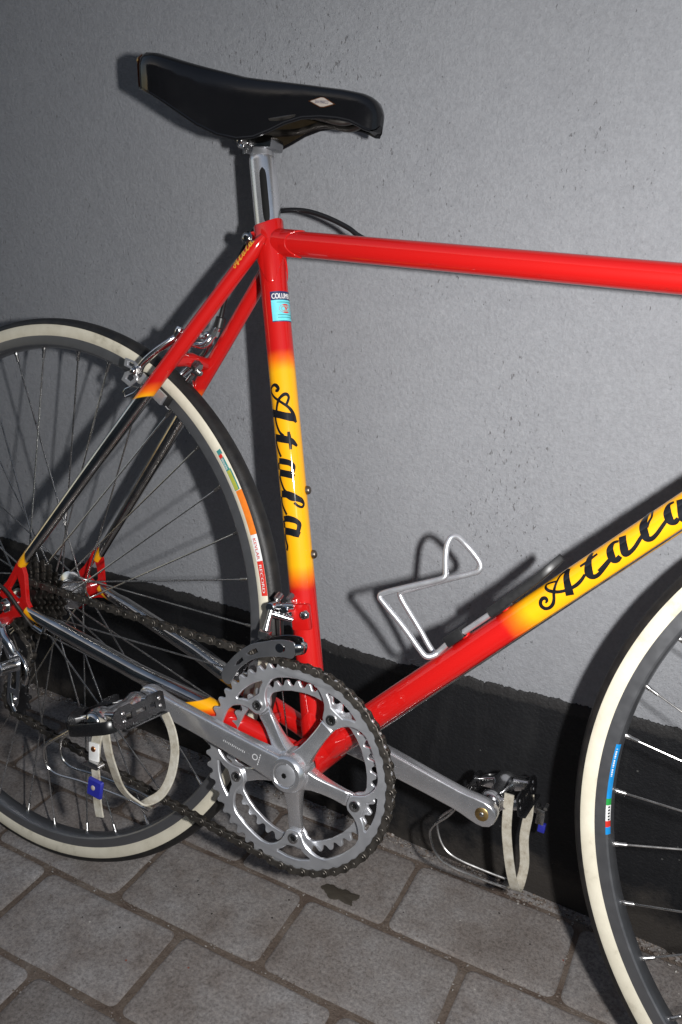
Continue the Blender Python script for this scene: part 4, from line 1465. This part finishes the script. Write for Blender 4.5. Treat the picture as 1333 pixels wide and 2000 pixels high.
g = G()
a_ = [(3.2 * cos(2 * pi * k / 24), 3.2 * sin(2 * pi * k / 24)) for k in range(24)]
for k in range(24):
    k2 = (k + 1) % 24
    o = len(g.v)
    g.add([arm_face(a_[k][0], a_[k][1] + 1), arm_face(a_[k2][0], a_[k2][1] + 1), arm_face(a_[k2][0] * .75, a_[k2][1] * .75 + 1), arm_face(a_[k][0] * .75, a_[k][1] * .75 + 1)], [(0, 1, 2, 3)])
for k in range(5):
    yy = -5.5 + k * 2.6
    g.add([arm_face(-5.6, yy), arm_face(-4.6, yy), arm_face(-4.6, yy + 1.7), arm_face(-5.6, yy + 1.7)], [(0, 1, 2, 3)])
for k in range(13):
    x0 = 12 + k * 2.1
    h = (1.8, 2.6, 1.7, 2.2, 1.6, 2.0)[k % 6]
    g.add([arm_face(x0, -h / 2), arm_face(x0 + .7, -h / 2), arm_face(x0 + .7, h / 2), arm_face(x0, h / 2)], [(0, 1, 2, 3)])
g.build('crank_stamp', 'grey_etch', cs_, recalc=False)
# far-side crank
CL = -CR
CLN = Vector((-CL.z, 0, CL.x))
g = G()
g.lathe([(0.1, 36), (17, 36), (17.5, 40), (17.5, 62), (15, 64), (0.1, 64)], 40)
secs = []
for r, hw, yi, yo in ((2, 14, 44, 62), (20, 13.6, 46, 63), (50, 12.4, 48.5, 64), (110, 11.4, 51, 65.5), (140, 11.2, 52, 66), (150, 11.8, 52.2, 66.2), (158, 13.0, 52.4, 66.4), (168, 13.8, 52.4, 66.4), (175, 13.0, 52.4, 66.4), (181, 9.8, 52.8, 66), (184, 5, 53.6, 65.4)):
    secs.append(rrect(CL * r + YV * ((yo + yi) / 2), CLN, YV, hw, (yo - yi) / 2, 2.6, 4))
g.loft(secs)
g.build('crank_arm', 'brushed_alloy', cs_, sharp=32)
pe = CL * 170
G().lathe([(0.1, 51.9), (6.6, 51.9), (7.2, 52.3)], 32, c=(pe.x, 0, pe.z)).build('pedal_eye', 'brass', cs_, recalc=False)
G().dome((pe.x, 51.9, pe.z), (0, -1, 0), 2.6, 1.0, 16).build('spindle_end', 'steel', cs_)

# ---- chain: every link a piece, on the big ring and the smallest cog
circles = [((0, 0), rp52, -1), ((-390, -50), 20.3, -1), ((-391, 9), 20.3, 1), ((RA.x, RA.z), 12.7 / (2 * sin(pi / 14)), -1)]


def dir_tangent(c0, r0, s0, c1, r1, s1):
    """tangent leaving circle 0 (turning s0: +1 anticlockwise) and joining circle 1"""
    c0, c1 = Vector(c0), Vector(c1)
    d = c1 - c0
    L = d.length
    u = d / L
    pn = Vector((-u.y, u.x))
    # signed offsets of the line to the left of each centre: an anticlockwise circle lies to the left of its path
    h0, h1 = -s0 * r0, -s1 * r1
    k = (h1 - h0) / L
    cth = sqrt(max(0, 1 - k * k))
    t_ = u * cth + pn * k
    nl = Vector((-t_.y, t_.x))
    return c0 + nl * h0, c1 + nl * h1, t_


path = []
N = len(circles)
tans = [dir_tangent(*circles[i], *circles[(i + 1) % N]) for i in range(N)]
for i in range(N):
    (c, r, s) = circles[i]
    pin = tans[i - 1][1]
    pout = tans[i][0]
    a0 = atan2(pin.y - c[1], pin.x - c[0])
    a1 = atan2(pout.y - c[1], pout.x - c[0])
    if s > 0:
        while a1 < a0:
            a1 += 2 * pi
    else:
        while a1 > a0:
            a1 -= 2 * pi
    n_ = max(2, int(abs(a1 - a0) * r / 1.0))
    for k in range(n_ + 1):
        a = a0 + (a1 - a0) * k / n_
        path.append(Vector((c[0] + r * cos(a), c[1] + r * sin(a))))
    e0, e1 = pout, tans[i][1]
    n_ = max(2, int((e1 - e0).length / 2))
    sag = -5.0 if i == 3 else (-4.0 if i == 0 else 0.0)
    for k in range(1, n_):
        f = k / n_
        path.append(e0.lerp(e1, f) + Vector((0, sag * 4 * f * (1 - f) * .5)))
cum = [0.0]
for a, b_ in zip(path, path[1:] + path[:1]):
    cum.append(cum[-1] + (b_ - a).length)
Ltot = cum[-1]
nl_ = int(round(Ltot / 12.7 / 2)) * 2
pitch = Ltot / nl_


def at_len(s):
    s %= Ltot
    lo, hi = 0, len(cum) - 1
    while hi - lo > 1:
        m_ = (lo + hi) // 2
        if cum[m_] <= s:
            lo = m_
        else:
            hi = m_
    f = (s - cum[lo]) / max(1e-9, cum[lo + 1] - cum[lo])
    return path[lo].lerp(path[(lo + 1) % len(path)], f)


def link_mesh(outer):
    g = G()
    h = pitch / 2
    lp = []
    for k in range(9):
        a = -pi / 2 + pi * k / 8
        lp.append((h + 4.2 * cos(a), 4.2 * sin(a)))
    lp.append((0, 2.9))
    for k in range(9):
        a = pi / 2 + pi * k / 8
        lp.append((-h + 4.2 * cos(a), 4.2 * sin(a)))
    lp.append((0, -2.9))
    for sg in (-1, 1):
        y0 = sg * (3.35 if outer else 2.2)
        g.plate([lp], y0 - sg * 0 + (sg * 0.5), y0 - sg * 0.5, 0.3)
    for x in (-h, h):
        if outer:
            g.cyl((x, -4.4, 0), (x, 4.4, 0), 1.9, seg=8, bev=.4)
        else:
            g.cyl((x, -1.7, 0), (x, 1.7, 0), 3.8, seg=10)
    return g


chain = empty('chain', bike)
protos = [link_mesh(True).build('link', 'chain_steel', chain, (0, 0, 0)), link_mesh(False).build('link', 'chain_steel', chain, (0, 0, 0))]
rnd = random.Random(11)
for i in range(nl_):
    a, b_ = at_len(i * pitch), at_len((i + 1) * pitch)
    mid_ = (a + b_) / 2
    ang = atan2(b_.y - a.y, b_.x - a.x)
    if i < 2:
        ob = protos[i]
    else:
        ob = bpy.data.objects.new('link', protos[i % 2].data)
        COL.objects.link(ob)
        ob.parent = chain
    yy = interp([(-395, -45.5), (0, -48.0)], mid_.x)
    ob.location = (Vector((mid_.x, yy, mid_.y)) - PR) * 0.001
    ob.rotation_euler = (rnd.uniform(-.02, .02), -ang, rnd.uniform(-.015, .015))

# ---- pedals with toe clips and straps
def frame_add(g, src, o, ax):
    """add src's geometry with (x, y, z) mapped to o + ax0*x + ax1*y + ax2*z"""
    g.add([Vector(o) + ax[0] * q.x + ax[1] * q.y + ax[2] * q.z for q in src.v], src.f)


def make_pedal(label, eye, sg, u_ang, clip, strap, width_dir, y_in):
    """sg: -1 drive side, +1 far side; the cage plates stand at +-u from the spindle"""
    P = empty('pedal', bike)
    P['label'] = label
    u = Vector((cos(u_ang), 0, sin(u_ang)))
    v = Vector((-u.z, 0, u.x))
    Y = YV * sg
    E_ = Vector((eye[0], 0, eye[1]))
    a0, a1 = y_in, y_in + 66
    # spindle and body
    g = G()
    g.tube([E_ + Y * (a0 - 12), E_ + Y * (a0 - 9), E_ + Y * (a0 - 9), E_ + Y * (a0 - 4), E_ + Y * (a0 - 4), E_ + Y * a0], [7.5, 9.5, 9.5, 9.5, 6, 6], 24)
    body = []
    for f, r in ((0, 10), (0.05, 12.5), (0.14, 13), (0.2, 11), (0.34, 8.8), (0.6, 8.8), (0.74, 10.5), (0.80, 12.5), (0.95, 12.5), (1.0, 11)):
        body.append((E_ + Y * (a0 + 66 * f), r))
    g.tube([q[0] for q in body], [q[1] for q in body], 28)
    # arms out to the cage plates
    for f in (0.09, 0.87):
        c_ = E_ + Y * (a0 + 66 * f)
        secs = []
        for k in (-1, -.75, -.4, 0, .4, .75, 1):
            secs.append(rrect(c_ + u * (29.5 * k), v, Y, 8.5 - 3.6 * abs(k) ** .8, 4.6 - 1.2 * abs(k), 2.0))
        g.loft(secs)
    g.build('pedal_body', 'polished_alloy', P, sharp=40)
    G().dome(E_ + Y * a1, Y, 10.2, 6.0, 24, 6).build('dust_cap', 'chrome', P)
    # cage plates with slots
    for k in (-1, 1):
        src = G()
        outer = [(-2, -9), (2, -11), (58, -11), (66, -9), (72, -4), (72, 4), (66, 9), (58, 11), (46, 11), (42, 8.2), (24, 8.2), (20, 11), (2, 11), (-2, 9)]
        h1 = [(12, -3.5), (20, -3.5), (20, 3), (12, 3)]
        h2 = [(26, -2), (40, -2), (40, 2), (26, 2)]
        h3 = [(46, -3.5), (54, -3.5), (54, 3), (46, 3)]
        src.plate([outer, h1, h2, h3], -0.9, 0.9, 0.3)
        # fold-over flange along the lower edge
        src.box((32, 3.0 * k, -11.2), (30, 3.2, 0.8), None, .5)
        g = G()
        frame_add(g, src, E_ + u * (30.5 * k) + Y * a0, [Y, u, v])
        g.build('cage_plate', 'black_cage', P, sharp=30)
        g = G()
        for yy in (5.5, 57.5):
            for zz in (-3.4, 4.4):
                g.dome(E_ + u * (31.2 * k) + Y * (a0 + yy) + v * zz, u * k, 2.4, 1.3, 12, 4)
        g.each('cage_rivet', 'steel', P)
    # quill: the cage closes round the outer end
    g = G()
    src = G()
    q_pts = [E_ + u * 30 + Y * (a1 + 2), E_ + u * 24 + Y * (a1 + 9), E_ + u * 10 + Y * (a1 + 11), E_ - u * 10 + Y * (a1 + 11), E_ - u * 24 + Y * (a1 + 9), E_ - u * 30 + Y * (a1 + 2)]
    ribbon(g, [q + v * -4 for q in q_pts], v, 6.0, 1.8, 5)
    g.build('quill', 'black_cage', P, sharp=40)
    # toe clip: two steel wires and the strap loop at its end
    g = G()
    cp = [Vector(q) for q in clip]
    for s_ in (-1, 1):
        pts = []
        for i, q in enumerate(cp):
            f = i / (len(cp) - 1)
            pts.append(q + YV * s_ * (13 - 5 * f))
        g.tube(catmull(pts, 6), 1.5, 8)
    e_ = cp[-1]
    g.box(e_, (5, 9.5, 1.0), [(cp[-1] - cp[-2]), YV, Vector((0, 0, 1))], .4)
    g.box(cp[0], (4, 16, 1.0), [u, YV, v], .4)
    g.build('toe_clip', 'steel', P)
    # strap
    g = G()
    ribbon(g, strap, width_dir, 5.1, 1.9, 6)
    g.build('toe_strap', 'pale_strap', P, label='pale leather toe strap hanging in a loop below the pedal')
    return P, u, v


eyeR = (CR * 170).x, (CR * 170).z
eyeL = (CL * 170).x, (CL * 170).z
clipR = [(-197, -122, 14), (-219.4, -126, -6), (-243, -126, -26), (-247.5, -125, -37), (-246, -123, -50), (-240, -121, -56.5), (-228.5, -120, -58.5), (-199, -118, -56), (-147, -115, -55), (-122, -112, -59)]
strapR = [(-158.4, -150, 32.0), (-150.2, -149, 3.9), (-147.2, -142, -17.5), (-146.3, -132, -38.0), (-140.6, -125, -49.9), (-131.4, -118, -56.7), (-124.8, -112, -55.6), (-115.7, -106, -47.4), (-111.8, -100, -34.5), (-111.2, -96, -18.6), (-113.8, -93, -1.7), (-120.7, -92, 15.5), (-130.9, -92, 30)]
pedR, uR, vR = make_pedal('drive-side pedal hanging upside down at the raised crank', eyeR, -1, radians(21), clipR, strapR, Vector((1, 0, 0.12)), 88)
# strap end, buckle and blue button on the outside of the drive-side pedal
g = G()
ribbon(g, [(-156, -154, 36), (-159.5, -156, 15.8), (-160, -156, 2), (-159.8, -156, -9)], Vector((1, 0, 0.1)), 5.8, 2.2)
ribbon(g, [(-157, -157, -15), (-155.4, -157, -22), (-153.5, -157, -34), (-151, -156, -50), (-148, -155, -62)], Vector((1, 0, 0.1)), 5.0, 1.8)
g.build('toe_strap', 'pale_strap', pedR)
g = G()
g.box((-159.8, -158, 3), (6.0, 1.0, 9.0), [Vector((1, 0, .1)), YV, Vector((-.1, 0, 1))], .5)
g.build('strap_tip', 'white_print', pedR)
G().dome((-160.2, -159.0, 6), (0, -1, 0), 2.9, 1.4, 16).build('strap_rivet', 'copper', pedR)
g = G()
g.box((-161, -158, -11.5), (9.5, 3.0, 1.2), None, .5)
g.box((-157.5, -158, -8.5), (6.5, 4.2, 2.6), None, .8)
g.cyl((-151, -162, -9), (-151, -154, -9), 2.0, seg=10)
g.cyl((-164, -162, -9), (-164, -154, -9), 2.0, seg=10)
g.build('buckle', 'steel', pedR)
src = G()
src.plate([[(q[0], q[1]) for q in [(-8, -9), (-9, -8), (-9, 8), (-8, 9), (8, 9), (9, 8), (9, -8), (8, -9)]]], -3.2, 0, 1.4)
g = G()
frame_add(g, src, Vector((-153.4, -158, -32)), [Vector((1, 0, -.03)), YV, Vector((.03, 0, 1))])
g.build('strap_button', 'blue_plastic', pedR, label='blue plastic strap-end button')
G().dome((-154.5, -161.0, -31.5), (0, -1, 0), 2.7, 1.2, 12).build('button_pin', 'badge_white', pedR)

clipL = [(138, 100, -38), (125, 98, -62), (109, 95, -82), (111, 94, -98), (122, 94, -113), (140, 95, -119), (172, 98, -121), (197, 100, -121)]
strapL = [(185.5, 80, -12), (186.5, 81, -30), (189, 82, -53), (195, 83, -78), (201, 86, -100), (205.5, 92, -116), (207, 100, -124), (207, 110, -126), (206.5, 119, -121), (205.5, 125, -105), (199.5, 128, -78), (199, 130, -51), (196, 132, -30)]
pedL, uL, vL = make_pedal('far-side pedal at the lowered crank in front of the wall', eyeL, 1, radians(15), clipL, strapL, Vector((1, 0, 0.15)), 78)
g = G()
g.box((207, 150, -54), (6, 3, 3), None, .8)
g.box((209, 150, -62), (4.5, 2, 7), None, .8)
g.cyl((203, 146, -52), (203, 154, -50), 2.2, seg=10)
g.cyl((213, 146, -48), (213, 154, -46), 2.2, seg=10)
g.build('buckle', 'steel', pedL)
G().box((212, 152, -73), (4, 3, 5), None, 1).build('strap_button', 'blue_plastic', pedL)

# ---- front derailleur
fd = empty('front_derailleur', bike)
g = G()
q0 = Vector((-32, -15.2, 142.5))
g.box(q0 + Vector((0, 0, 0)), (10, 4.5, 13.5), [Vector((.97, 0, .25)), YV, SD], 2.4)
g.build('hanger', 'red_enamel', fd)
G().cyl(q0 + Vector((7, -4.2, 5)), q0 + Vector((7, -8.6, 5)), 4.8, seg=6, bev=.6).dome(q0 + Vector((7, -8.6, 5)), (0, -1, 0), 4.2, 2.0, 16).build('hanger_bolt', 'steel', fd)
g = G()
g.box((-44, -17, 147), (5, 8, 10), [Vector((.95, 0, .3)), YV, Vector((-.3, 0, .95))], 2)
g.tube([(-36, -26, 155), (-46, -29, 153), (-57, -32, 150)], [3.4, 3.6, 3.4], 14)
g.tube([(-37, -24, 140), (-46, -30, 142), (-55, -35, 144)], [3.2, 3.2, 3.6], 14)
g.cyl((-57, -38, 150), (-57, -22, 150), 5.2, seg=16, bev=.8)
g.cyl((-43, -33, 150), (-43, -16, 150), 4.4, seg=16, bev=.8)
g.build('parallelogram', 'polished_alloy', fd)
g = G()
g.tube([(-56, -36, 147), (-55.5, -40, 138), (-55, -43, 128)], [3.6, 3.0, 4.2], 12)
g.box((-55, -44, 124), (5.5, 5, 4), None, 1.4)
g.cyl((-60, -46, 126), (-50, -46, 126), 2.6, seg=12)
g.cyl((-51, -36, 160), (-51, -30, 164), 3.6, seg=12)
g.cyl((-40, -32, 162), (-40, -26, 166), 3.0, seg=6)
g.build('link_arm', 'steel', fd)
outer = catmull([(-12, 121), (-15, 128.5), (-24, 129), (-36, 126), (-48, 121), (-65, 112.8), (-82, 96), (-94, 76), (-91, 66.5), (-83, 65.5), (-78, 77), (-71, 88.3), (-57, 100.5), (-40, 107.5), (-25.6, 111.2), (-15, 113), (-12, 121)], 4)[:-1]
hA = [(-29 + 5.0 * cos(2 * pi * k / 16), 119.5 + 3.6 * sin(2 * pi * k / 16)) for k in range(16)]
hB = [(-57, 111.5), (-64, 107), (-67, 102.5), (-62, 102.5), (-54, 108)]
hC = [(-72, 98), (-78, 91), (-79, 87), (-75, 89), (-70, 95)]
G().plate([outer, hA, hB, hC], -54.6, -53.2, 0.4).build('cage_plate', 'rim_alloy', fd)
inn = [(q[0] + 1, q[1] + 2 if q[1] > 100 else q[1]) for q in outer]
G().plate([inn], -40.6, -39.4, 0.3).build('cage_plate', 'dark_chrome', fd)
g = G()
g.tube(catmull([(-13, -54, 122), (-8.5, -51, 123), (-7, -47, 123), (-8.5, -42, 123), (-13, -40, 122)], 4), 5.5, 14, flat=0.35, upv=(0, 0, 1))
g.cyl((-88, -54, 70), (-88, -40, 70), 2.6, seg=12)
g.cyl((-30, -55.4, 119.5), (-30, -53, 119.5), 4.6, seg=16)
g.each('cage_bridge', 'chrome', fd)

# ---- rear derailleur
rd = empty('rear_derailleur', bike)
g = G()
g.cyl((-404, -72, 44), (-404, -58, 44), 8.5, seg=24, bev=1)
g.tube(catmull([(-404, -66, 44), (-396, -68, 34), (-386, -68, 26), (-380, -66, 16)], 4), [8 - 0.2 * k for k in range(13)], 16)
g.box((-392, -60, 18), (12, 5, 7), [Vector((.6, 0, -.8)), YV, Vector((.8, 0, .6))], 2)
g.box((-397, -74, 12), (4, 3, 22), [Vector((.95, 0, -.15)), YV, Vector((.15, 0, .95))], 2)
g.cyl((-391, -78, -6), (-391, -50, -6), 8, seg=24, bev=1)
g.build('derailleur_body', 'polished_alloy', rd)
for y0 in (-53.5, -38.5):
    lp = []
    for k in range(13):
        a = -pi + pi * k / 12
        lp.append((-390 + 10 * cos(a), -50 + 10 * sin(a)))
    for k in range(13):
        a = pi * k / 12
        lp.append((-391 + 10 * cos(a), 9 + 10 * sin(a)))
    sl_ = [(-395, -36), (-386, -36), (-387, -5), (-395, -5)]
    G().plate([lp, sl_], y0, y0 + 1.6, 0.3).build('pulley_cage', 'polished_alloy', rd)
for c_ in ((-390, -50), (-391, 9)):
    _, o_ = toothed(10, 12.7, 2.6, 3.2)
    G().plate([[(c_[0] + q[0], c_[1] + q[1]) for q in o_]], -47.2, -43.8, .3).build('pulley', 'black_plastic', rd)
    G().cyl((c_[0], -57, c_[1]), (c_[0], -36, c_[1]), 4.2, seg=16, bev=.6).build('pulley_bolt', 'steel', rd)
g = G()
g.tube(catmull([(-372, -66, 20), (-360, -66, 10), (-354, -66, -4), (-356, -66, -16)], 5), 3.0, 12, flat=.6)
g.tube(catmull([(-382, -64, -36), (-378, -64, -48), (-372, -64, -56)], 5), 2.6, 12)
g.build('chain_guard', 'chrome', rd)

# ---- rear brake
bk = empty('rear_brake', bike)
g = G()
for sg in (-1, 1):
    pts_ = [(-226, sg * 2, 404), (-214, sg * 16, 408), (-216, sg * 31, 400), (-231, sg * 39.5, 385), (-249, sg * 39, 369), (-258, sg * 33, 357)]
    g.tube(catmull(pts_, 6), [6.5, 6.4, 6.2] + [6.0] * 10 + [5.6] * 10 + [5.0] * 8, 16, flat=0.62, upv=(0, 1, 0))
g.tube(catmull([(-222, 2, 398), (-208, 8, 398), (-199, 11, 408), (-193, 12, 420)], 6), [7, 6.8, 6.6] + [6.2] * 8 + [5] * 8, 16, flat=.6)
g.tube(catmull([(-214, -30, 402), (-209, -34, 408), (-208, -33, 412)], 5), 4.0, 12)
g.build('caliper_arm', 'polished_alloy', bk)
g = G()
g.cyl((-236, 0, 394), (-205, 0, 374), 4.2, seg=12)
g.cyl((-240, 0, 396.5), (-233, 0, 392), 6.5, seg=6)
g.cyl((-210, 0, 377), (-204, 0, 373), 6, seg=6)
g.dome((-206, 4, 368), (0.5, -0.4, -0.7), 4, 3, 12)
g.cyl((-210, -2, 366), (-216, -2, 358), 3.0, seg=10)
g.build('pivot_bolt', 'steel', bk)
for sg in (-1, 1):
    Rr = Vector((0.506, 0, 0.862))
    Tt = Vector((-0.862, 0, 0.506))
    c_ = RA + Rr * 311 + Tt * 12
    G().box(c_ + YV * sg * 15.5, (24, 4.2, 5), [Tt, YV, Rr], 1.2).build('brake_block', 'black_rubber', bk)
    G().box(c_ + YV * sg * 21, (21, 2.2, 6.2), [Tt, YV, Rr], 1.0).build('block_holder', 'satin_alloy', bk)
    n_ = c_ + YV * sg * 31
    G().cyl(c_ + YV * sg * 22, n_, 3.4, seg=14).cyl(n_, n_ + YV * sg * 4, 6.2, seg=6, bev=.6).dome(n_ + YV * sg * 4, YV * sg, 3.4, 2.6, 12).build('block_nut', 'chrome', bk)
    if sg < 0:
        g = G()
        for lp in ([(-268.6, 373.4), (-257.7, 371.4), (-248.5, 366.1), (-256.7, 362.9), (-269.2, 365.8)], [(-267.6, 358.4), (-259.3, 361.5), (-251.6, 356.5), (-251.2, 352.8), (-260.4, 345.7), (-271.0, 350.8)]):
            cx_, cz_ = sum(q[0] for q in lp) / len(lp), sum(q[1] for q in lp) / len(lp)
            src = G().plate([[(cx_ + (q[0] - cx_) * 1.12, cz_ + (q[1] - cz_) * 1.12) for q in lp], [(cx_ + (q[0] - cx_) * .55, cz_ + (q[1] - cz_) * .55) for q in lp]], -43, -40.5, .5)
            g.add(src.v, src.f)
        g.each('wheel_guide', 'satin_alloy', bk)
        G().ring([(q[0], -36, q[1]) for q in ((-252.7, 344.2), (-259.1, 337.9), (-270.1, 332.5), (-274.1, 335.8), (-271.0, 340.7), (-262, 345))], 1.3, 8).build('guide_wire', 'chrome', bk)
        G().cyl((-254, -38, 362), (-254, -46, 362), 5.4, seg=6, bev=.6).dome((-254, -46, 362), (0, -1, 0), 3.6, 3, 14).build('guide_nut', 'chrome', bk)
        continue
    # bright wheel guides, bent wire frames either side of the nut
    g = G()
    for d_ in (-1, 1):
        o_ = c_ + YV * sg * 27 + (Tt * 3 + Rr * (-3)) * 0
        ax = (Tt * .35 - Rr * .94) * d_
        bx_ = Tt
        lp = [o_ + ax * 5 - bx_ * 6, o_ + ax * 14 - bx_ * 8, o_ + ax * 20 - bx_ * 1, o_ + ax * 16 + bx_ * 8, o_ + ax * 5 + bx_ * 6]
        g.ring(lp, 1.7, 8)
    g.ring([c_ + YV * sg * 24 + Tt * a_ + Rr * b_ for a_, b_ in ((-6, -16), (10, -18), (13, -24), (-2, -26), (-9, -22))], 1.4, 8)
    g.build('wheel_guide', 'chrome', bk)
g = G()
g.cyl((-193, 12, 418), (-191, 12, 430), 5.4, seg=16, bev=1)
g.build('cable_adjuster', 'black_plastic', bk)
G().cyl((-197, 10, 409), (-195, 11, 416), 4.6, seg=6, bev=.6).dome((-200, 2, 410), (0, -1, .3), 3.6, 2.2, 14).build('adjuster_nut', 'chrome', bk)

# ---- cables
G().tube(catmull([(120, 15, 499), (60, 16, 501), (10, 17, 508), (-36, 17, 520), (-54, 16.5, 528.9), (-78, 16, 537.4), (-103, 16, 542.8), (-127, 17, 543), (-149, 17.5, 538), (-164, 15, 521), (-172, 11, 500), (-179, 9, 478), (-186, 10, 452), (-191, 12, 432), (-192, 12, 424)], 6), 2.5, 12).build('brake_cable', 'cable_black', bike)
g = G()
pa = DD * 30 + DU * 15.5 - YV * 11
pb = DD * 600 + (-YV * cos(radians(40)) + DU * sin(radians(40))) * 14.8
g.tube([pa, pb], 0.95, 8)
g.build('gear_cable', 'steel', bike)
g = G()
g.tube(catmull([(20, -8, -20), (-10, -14, -20), (-60, -30, -6), (-120, -44, 14), (-230, -52, 34), (-336, -63, 52)], 6), 0.9, 8)
g.build('gear_cable', 'steel', bike)
G().tube(catmull([(-340, -64, 53), (-352, -66.5, 57), (-372, -69, 73), (-398, -71, 92), (-425, -72, 92), (-440, -71, 66), (-432, -70, 40), (-414, -70, 24), (-400, -70, 14)], 6), 2.3, 10).build('cable_housing', 'dark_steel', bike)
g = G()
g.cyl((-338, -63.5, 52), (-350, -66.2, 57), 3.2, seg=12, bev=.5)
g.tube([(-336, -62, 60), (-337, -63, 54)], 2.6, 10)
g.build('cable_stop', 'chrome', bike)
# front-derailleur cable and its housing up the seat tube
G().tube([(-51, -33, 162), (-40, -20, 60), (-28, -10, -8)], 0.8, 6).build('gear_cable', 'steel', bike)

# ---- bottle cage on the down tube
bc = empty('bottle_cage', bike)
wire = [(166, -7, 203), (128, -7, 162.5), (116, -8, 147), (112, -10, 142), (105.5, -13, 139.5), (98, -14, 144.5), (79, -14.5, 161.5), (55, -15.5, 180), (50.5, -15.5, 184.5), (54, -15, 189.5), (78, -14, 201.4), (104, -13, 214.0), (110.5, -12, 219), (109.5, -10.5, 225), (106.5, -7, 236), (105, -4, 246), (106.5, 0, 254), (111, 5, 254.5), (118, 10, 248.5), (127, 13, 240.5), (134, 14, 232.5), (133.5, 14, 226), (126.4, 14, 221.4), (100, 14, 208), (68, 14.5, 191), (60.5, 14.5, 186.5), (60.5, 14.5, 180), (84.6, 14, 155), (98, 13, 140.5), (105, 12, 136.5), (112, 9, 141), (128, 7, 162.5), (166, 7, 203)]
G().tube(catmull(wire, 5), 2.9, 12).build('cage_wire', 'satin_alloy', bc)


def dt_box(s, h, hs, mat, name, bev=1.2):
    c_ = DD * s - DU * h
    G().box(c_, hs, [DD, YV, DU], bev).build(name, mat, bc)


dt_box(207, 19.0, (10, 12, 5), 'black_plastic', 'cage_clip')
dt_box(262, 18.6, (12, 12, 4.6), 'black_plastic', 'cage_clip')
g = G()
# upper tongue: a black plastic tab that curls away from the tube
secs = []
for k in range(12):
    f = k / 11
    s_ = 250 + 82 * f
    h = 19.5 + 1.5 * f + 5 * max(0, f - .55) ** 1.5 * 2.2
    w = 13.5 - 2 * f - (9 * max(0, f - .85) / .15 if f > .85 else 0)
    secs.append(rrect(DD * s_ - DU * h, YV, DU, w, 4.6 - 1.2 * f, 1.2, 2))
g.loft(secs)
g.build('cage_tongue', 'black_plastic', bc)
g = G()
for s_ in (214, 262):
    c_ = DD * s_ - DU * 12
    g.cyl(c_, c_ - DU * 6, 4.6, seg=16)
g.each('cage_boss', 'red_enamel', bc)

# ---- fork and stem (mostly beyond the frame's edge)
g = G()
rt = Matrix.Rotation(-0.1262, 3, 'Z')
for sg in (-1, 1):
    pts_ = []
    for k in range(15):
        f = k / 14
        q = (H0 + HD * (372 - 372 * f)) + Vector((0.9588, 0, 0.284)) * (45 * max(0, (f - .45) / .55) ** 2)
        q = q + YV * (sg * (31 + 21 * f))
        q = FA + rt @ (q - FA)
        pts_.append(q)
    g.tube(pts_, [12 - 5.5 * (k / 14) for k in range(15)], 20)
g.tube([FA + rt @ (H0 + HD * 374 + YV * y - FA) for y in (-34, -20, 0, 20, 34)], [9, 11, 12, 11, 9], 20)
g.build('fork', 'chrome', bike)
g = G()
g.tube([H0 + HD * 505, H0 + HD * 560], 11, 24)
top_ = H0 + HD * 552
g.tube([top_, top_ + Vector((95, -12, 8))], [14, 12], 24)
g.cyl(top_ + Vector((97, -32, 8)), top_ + Vector((97, 8, 8)), 15, seg=28, bev=1.5)
g.build('stem', 'polished_alloy', bike)
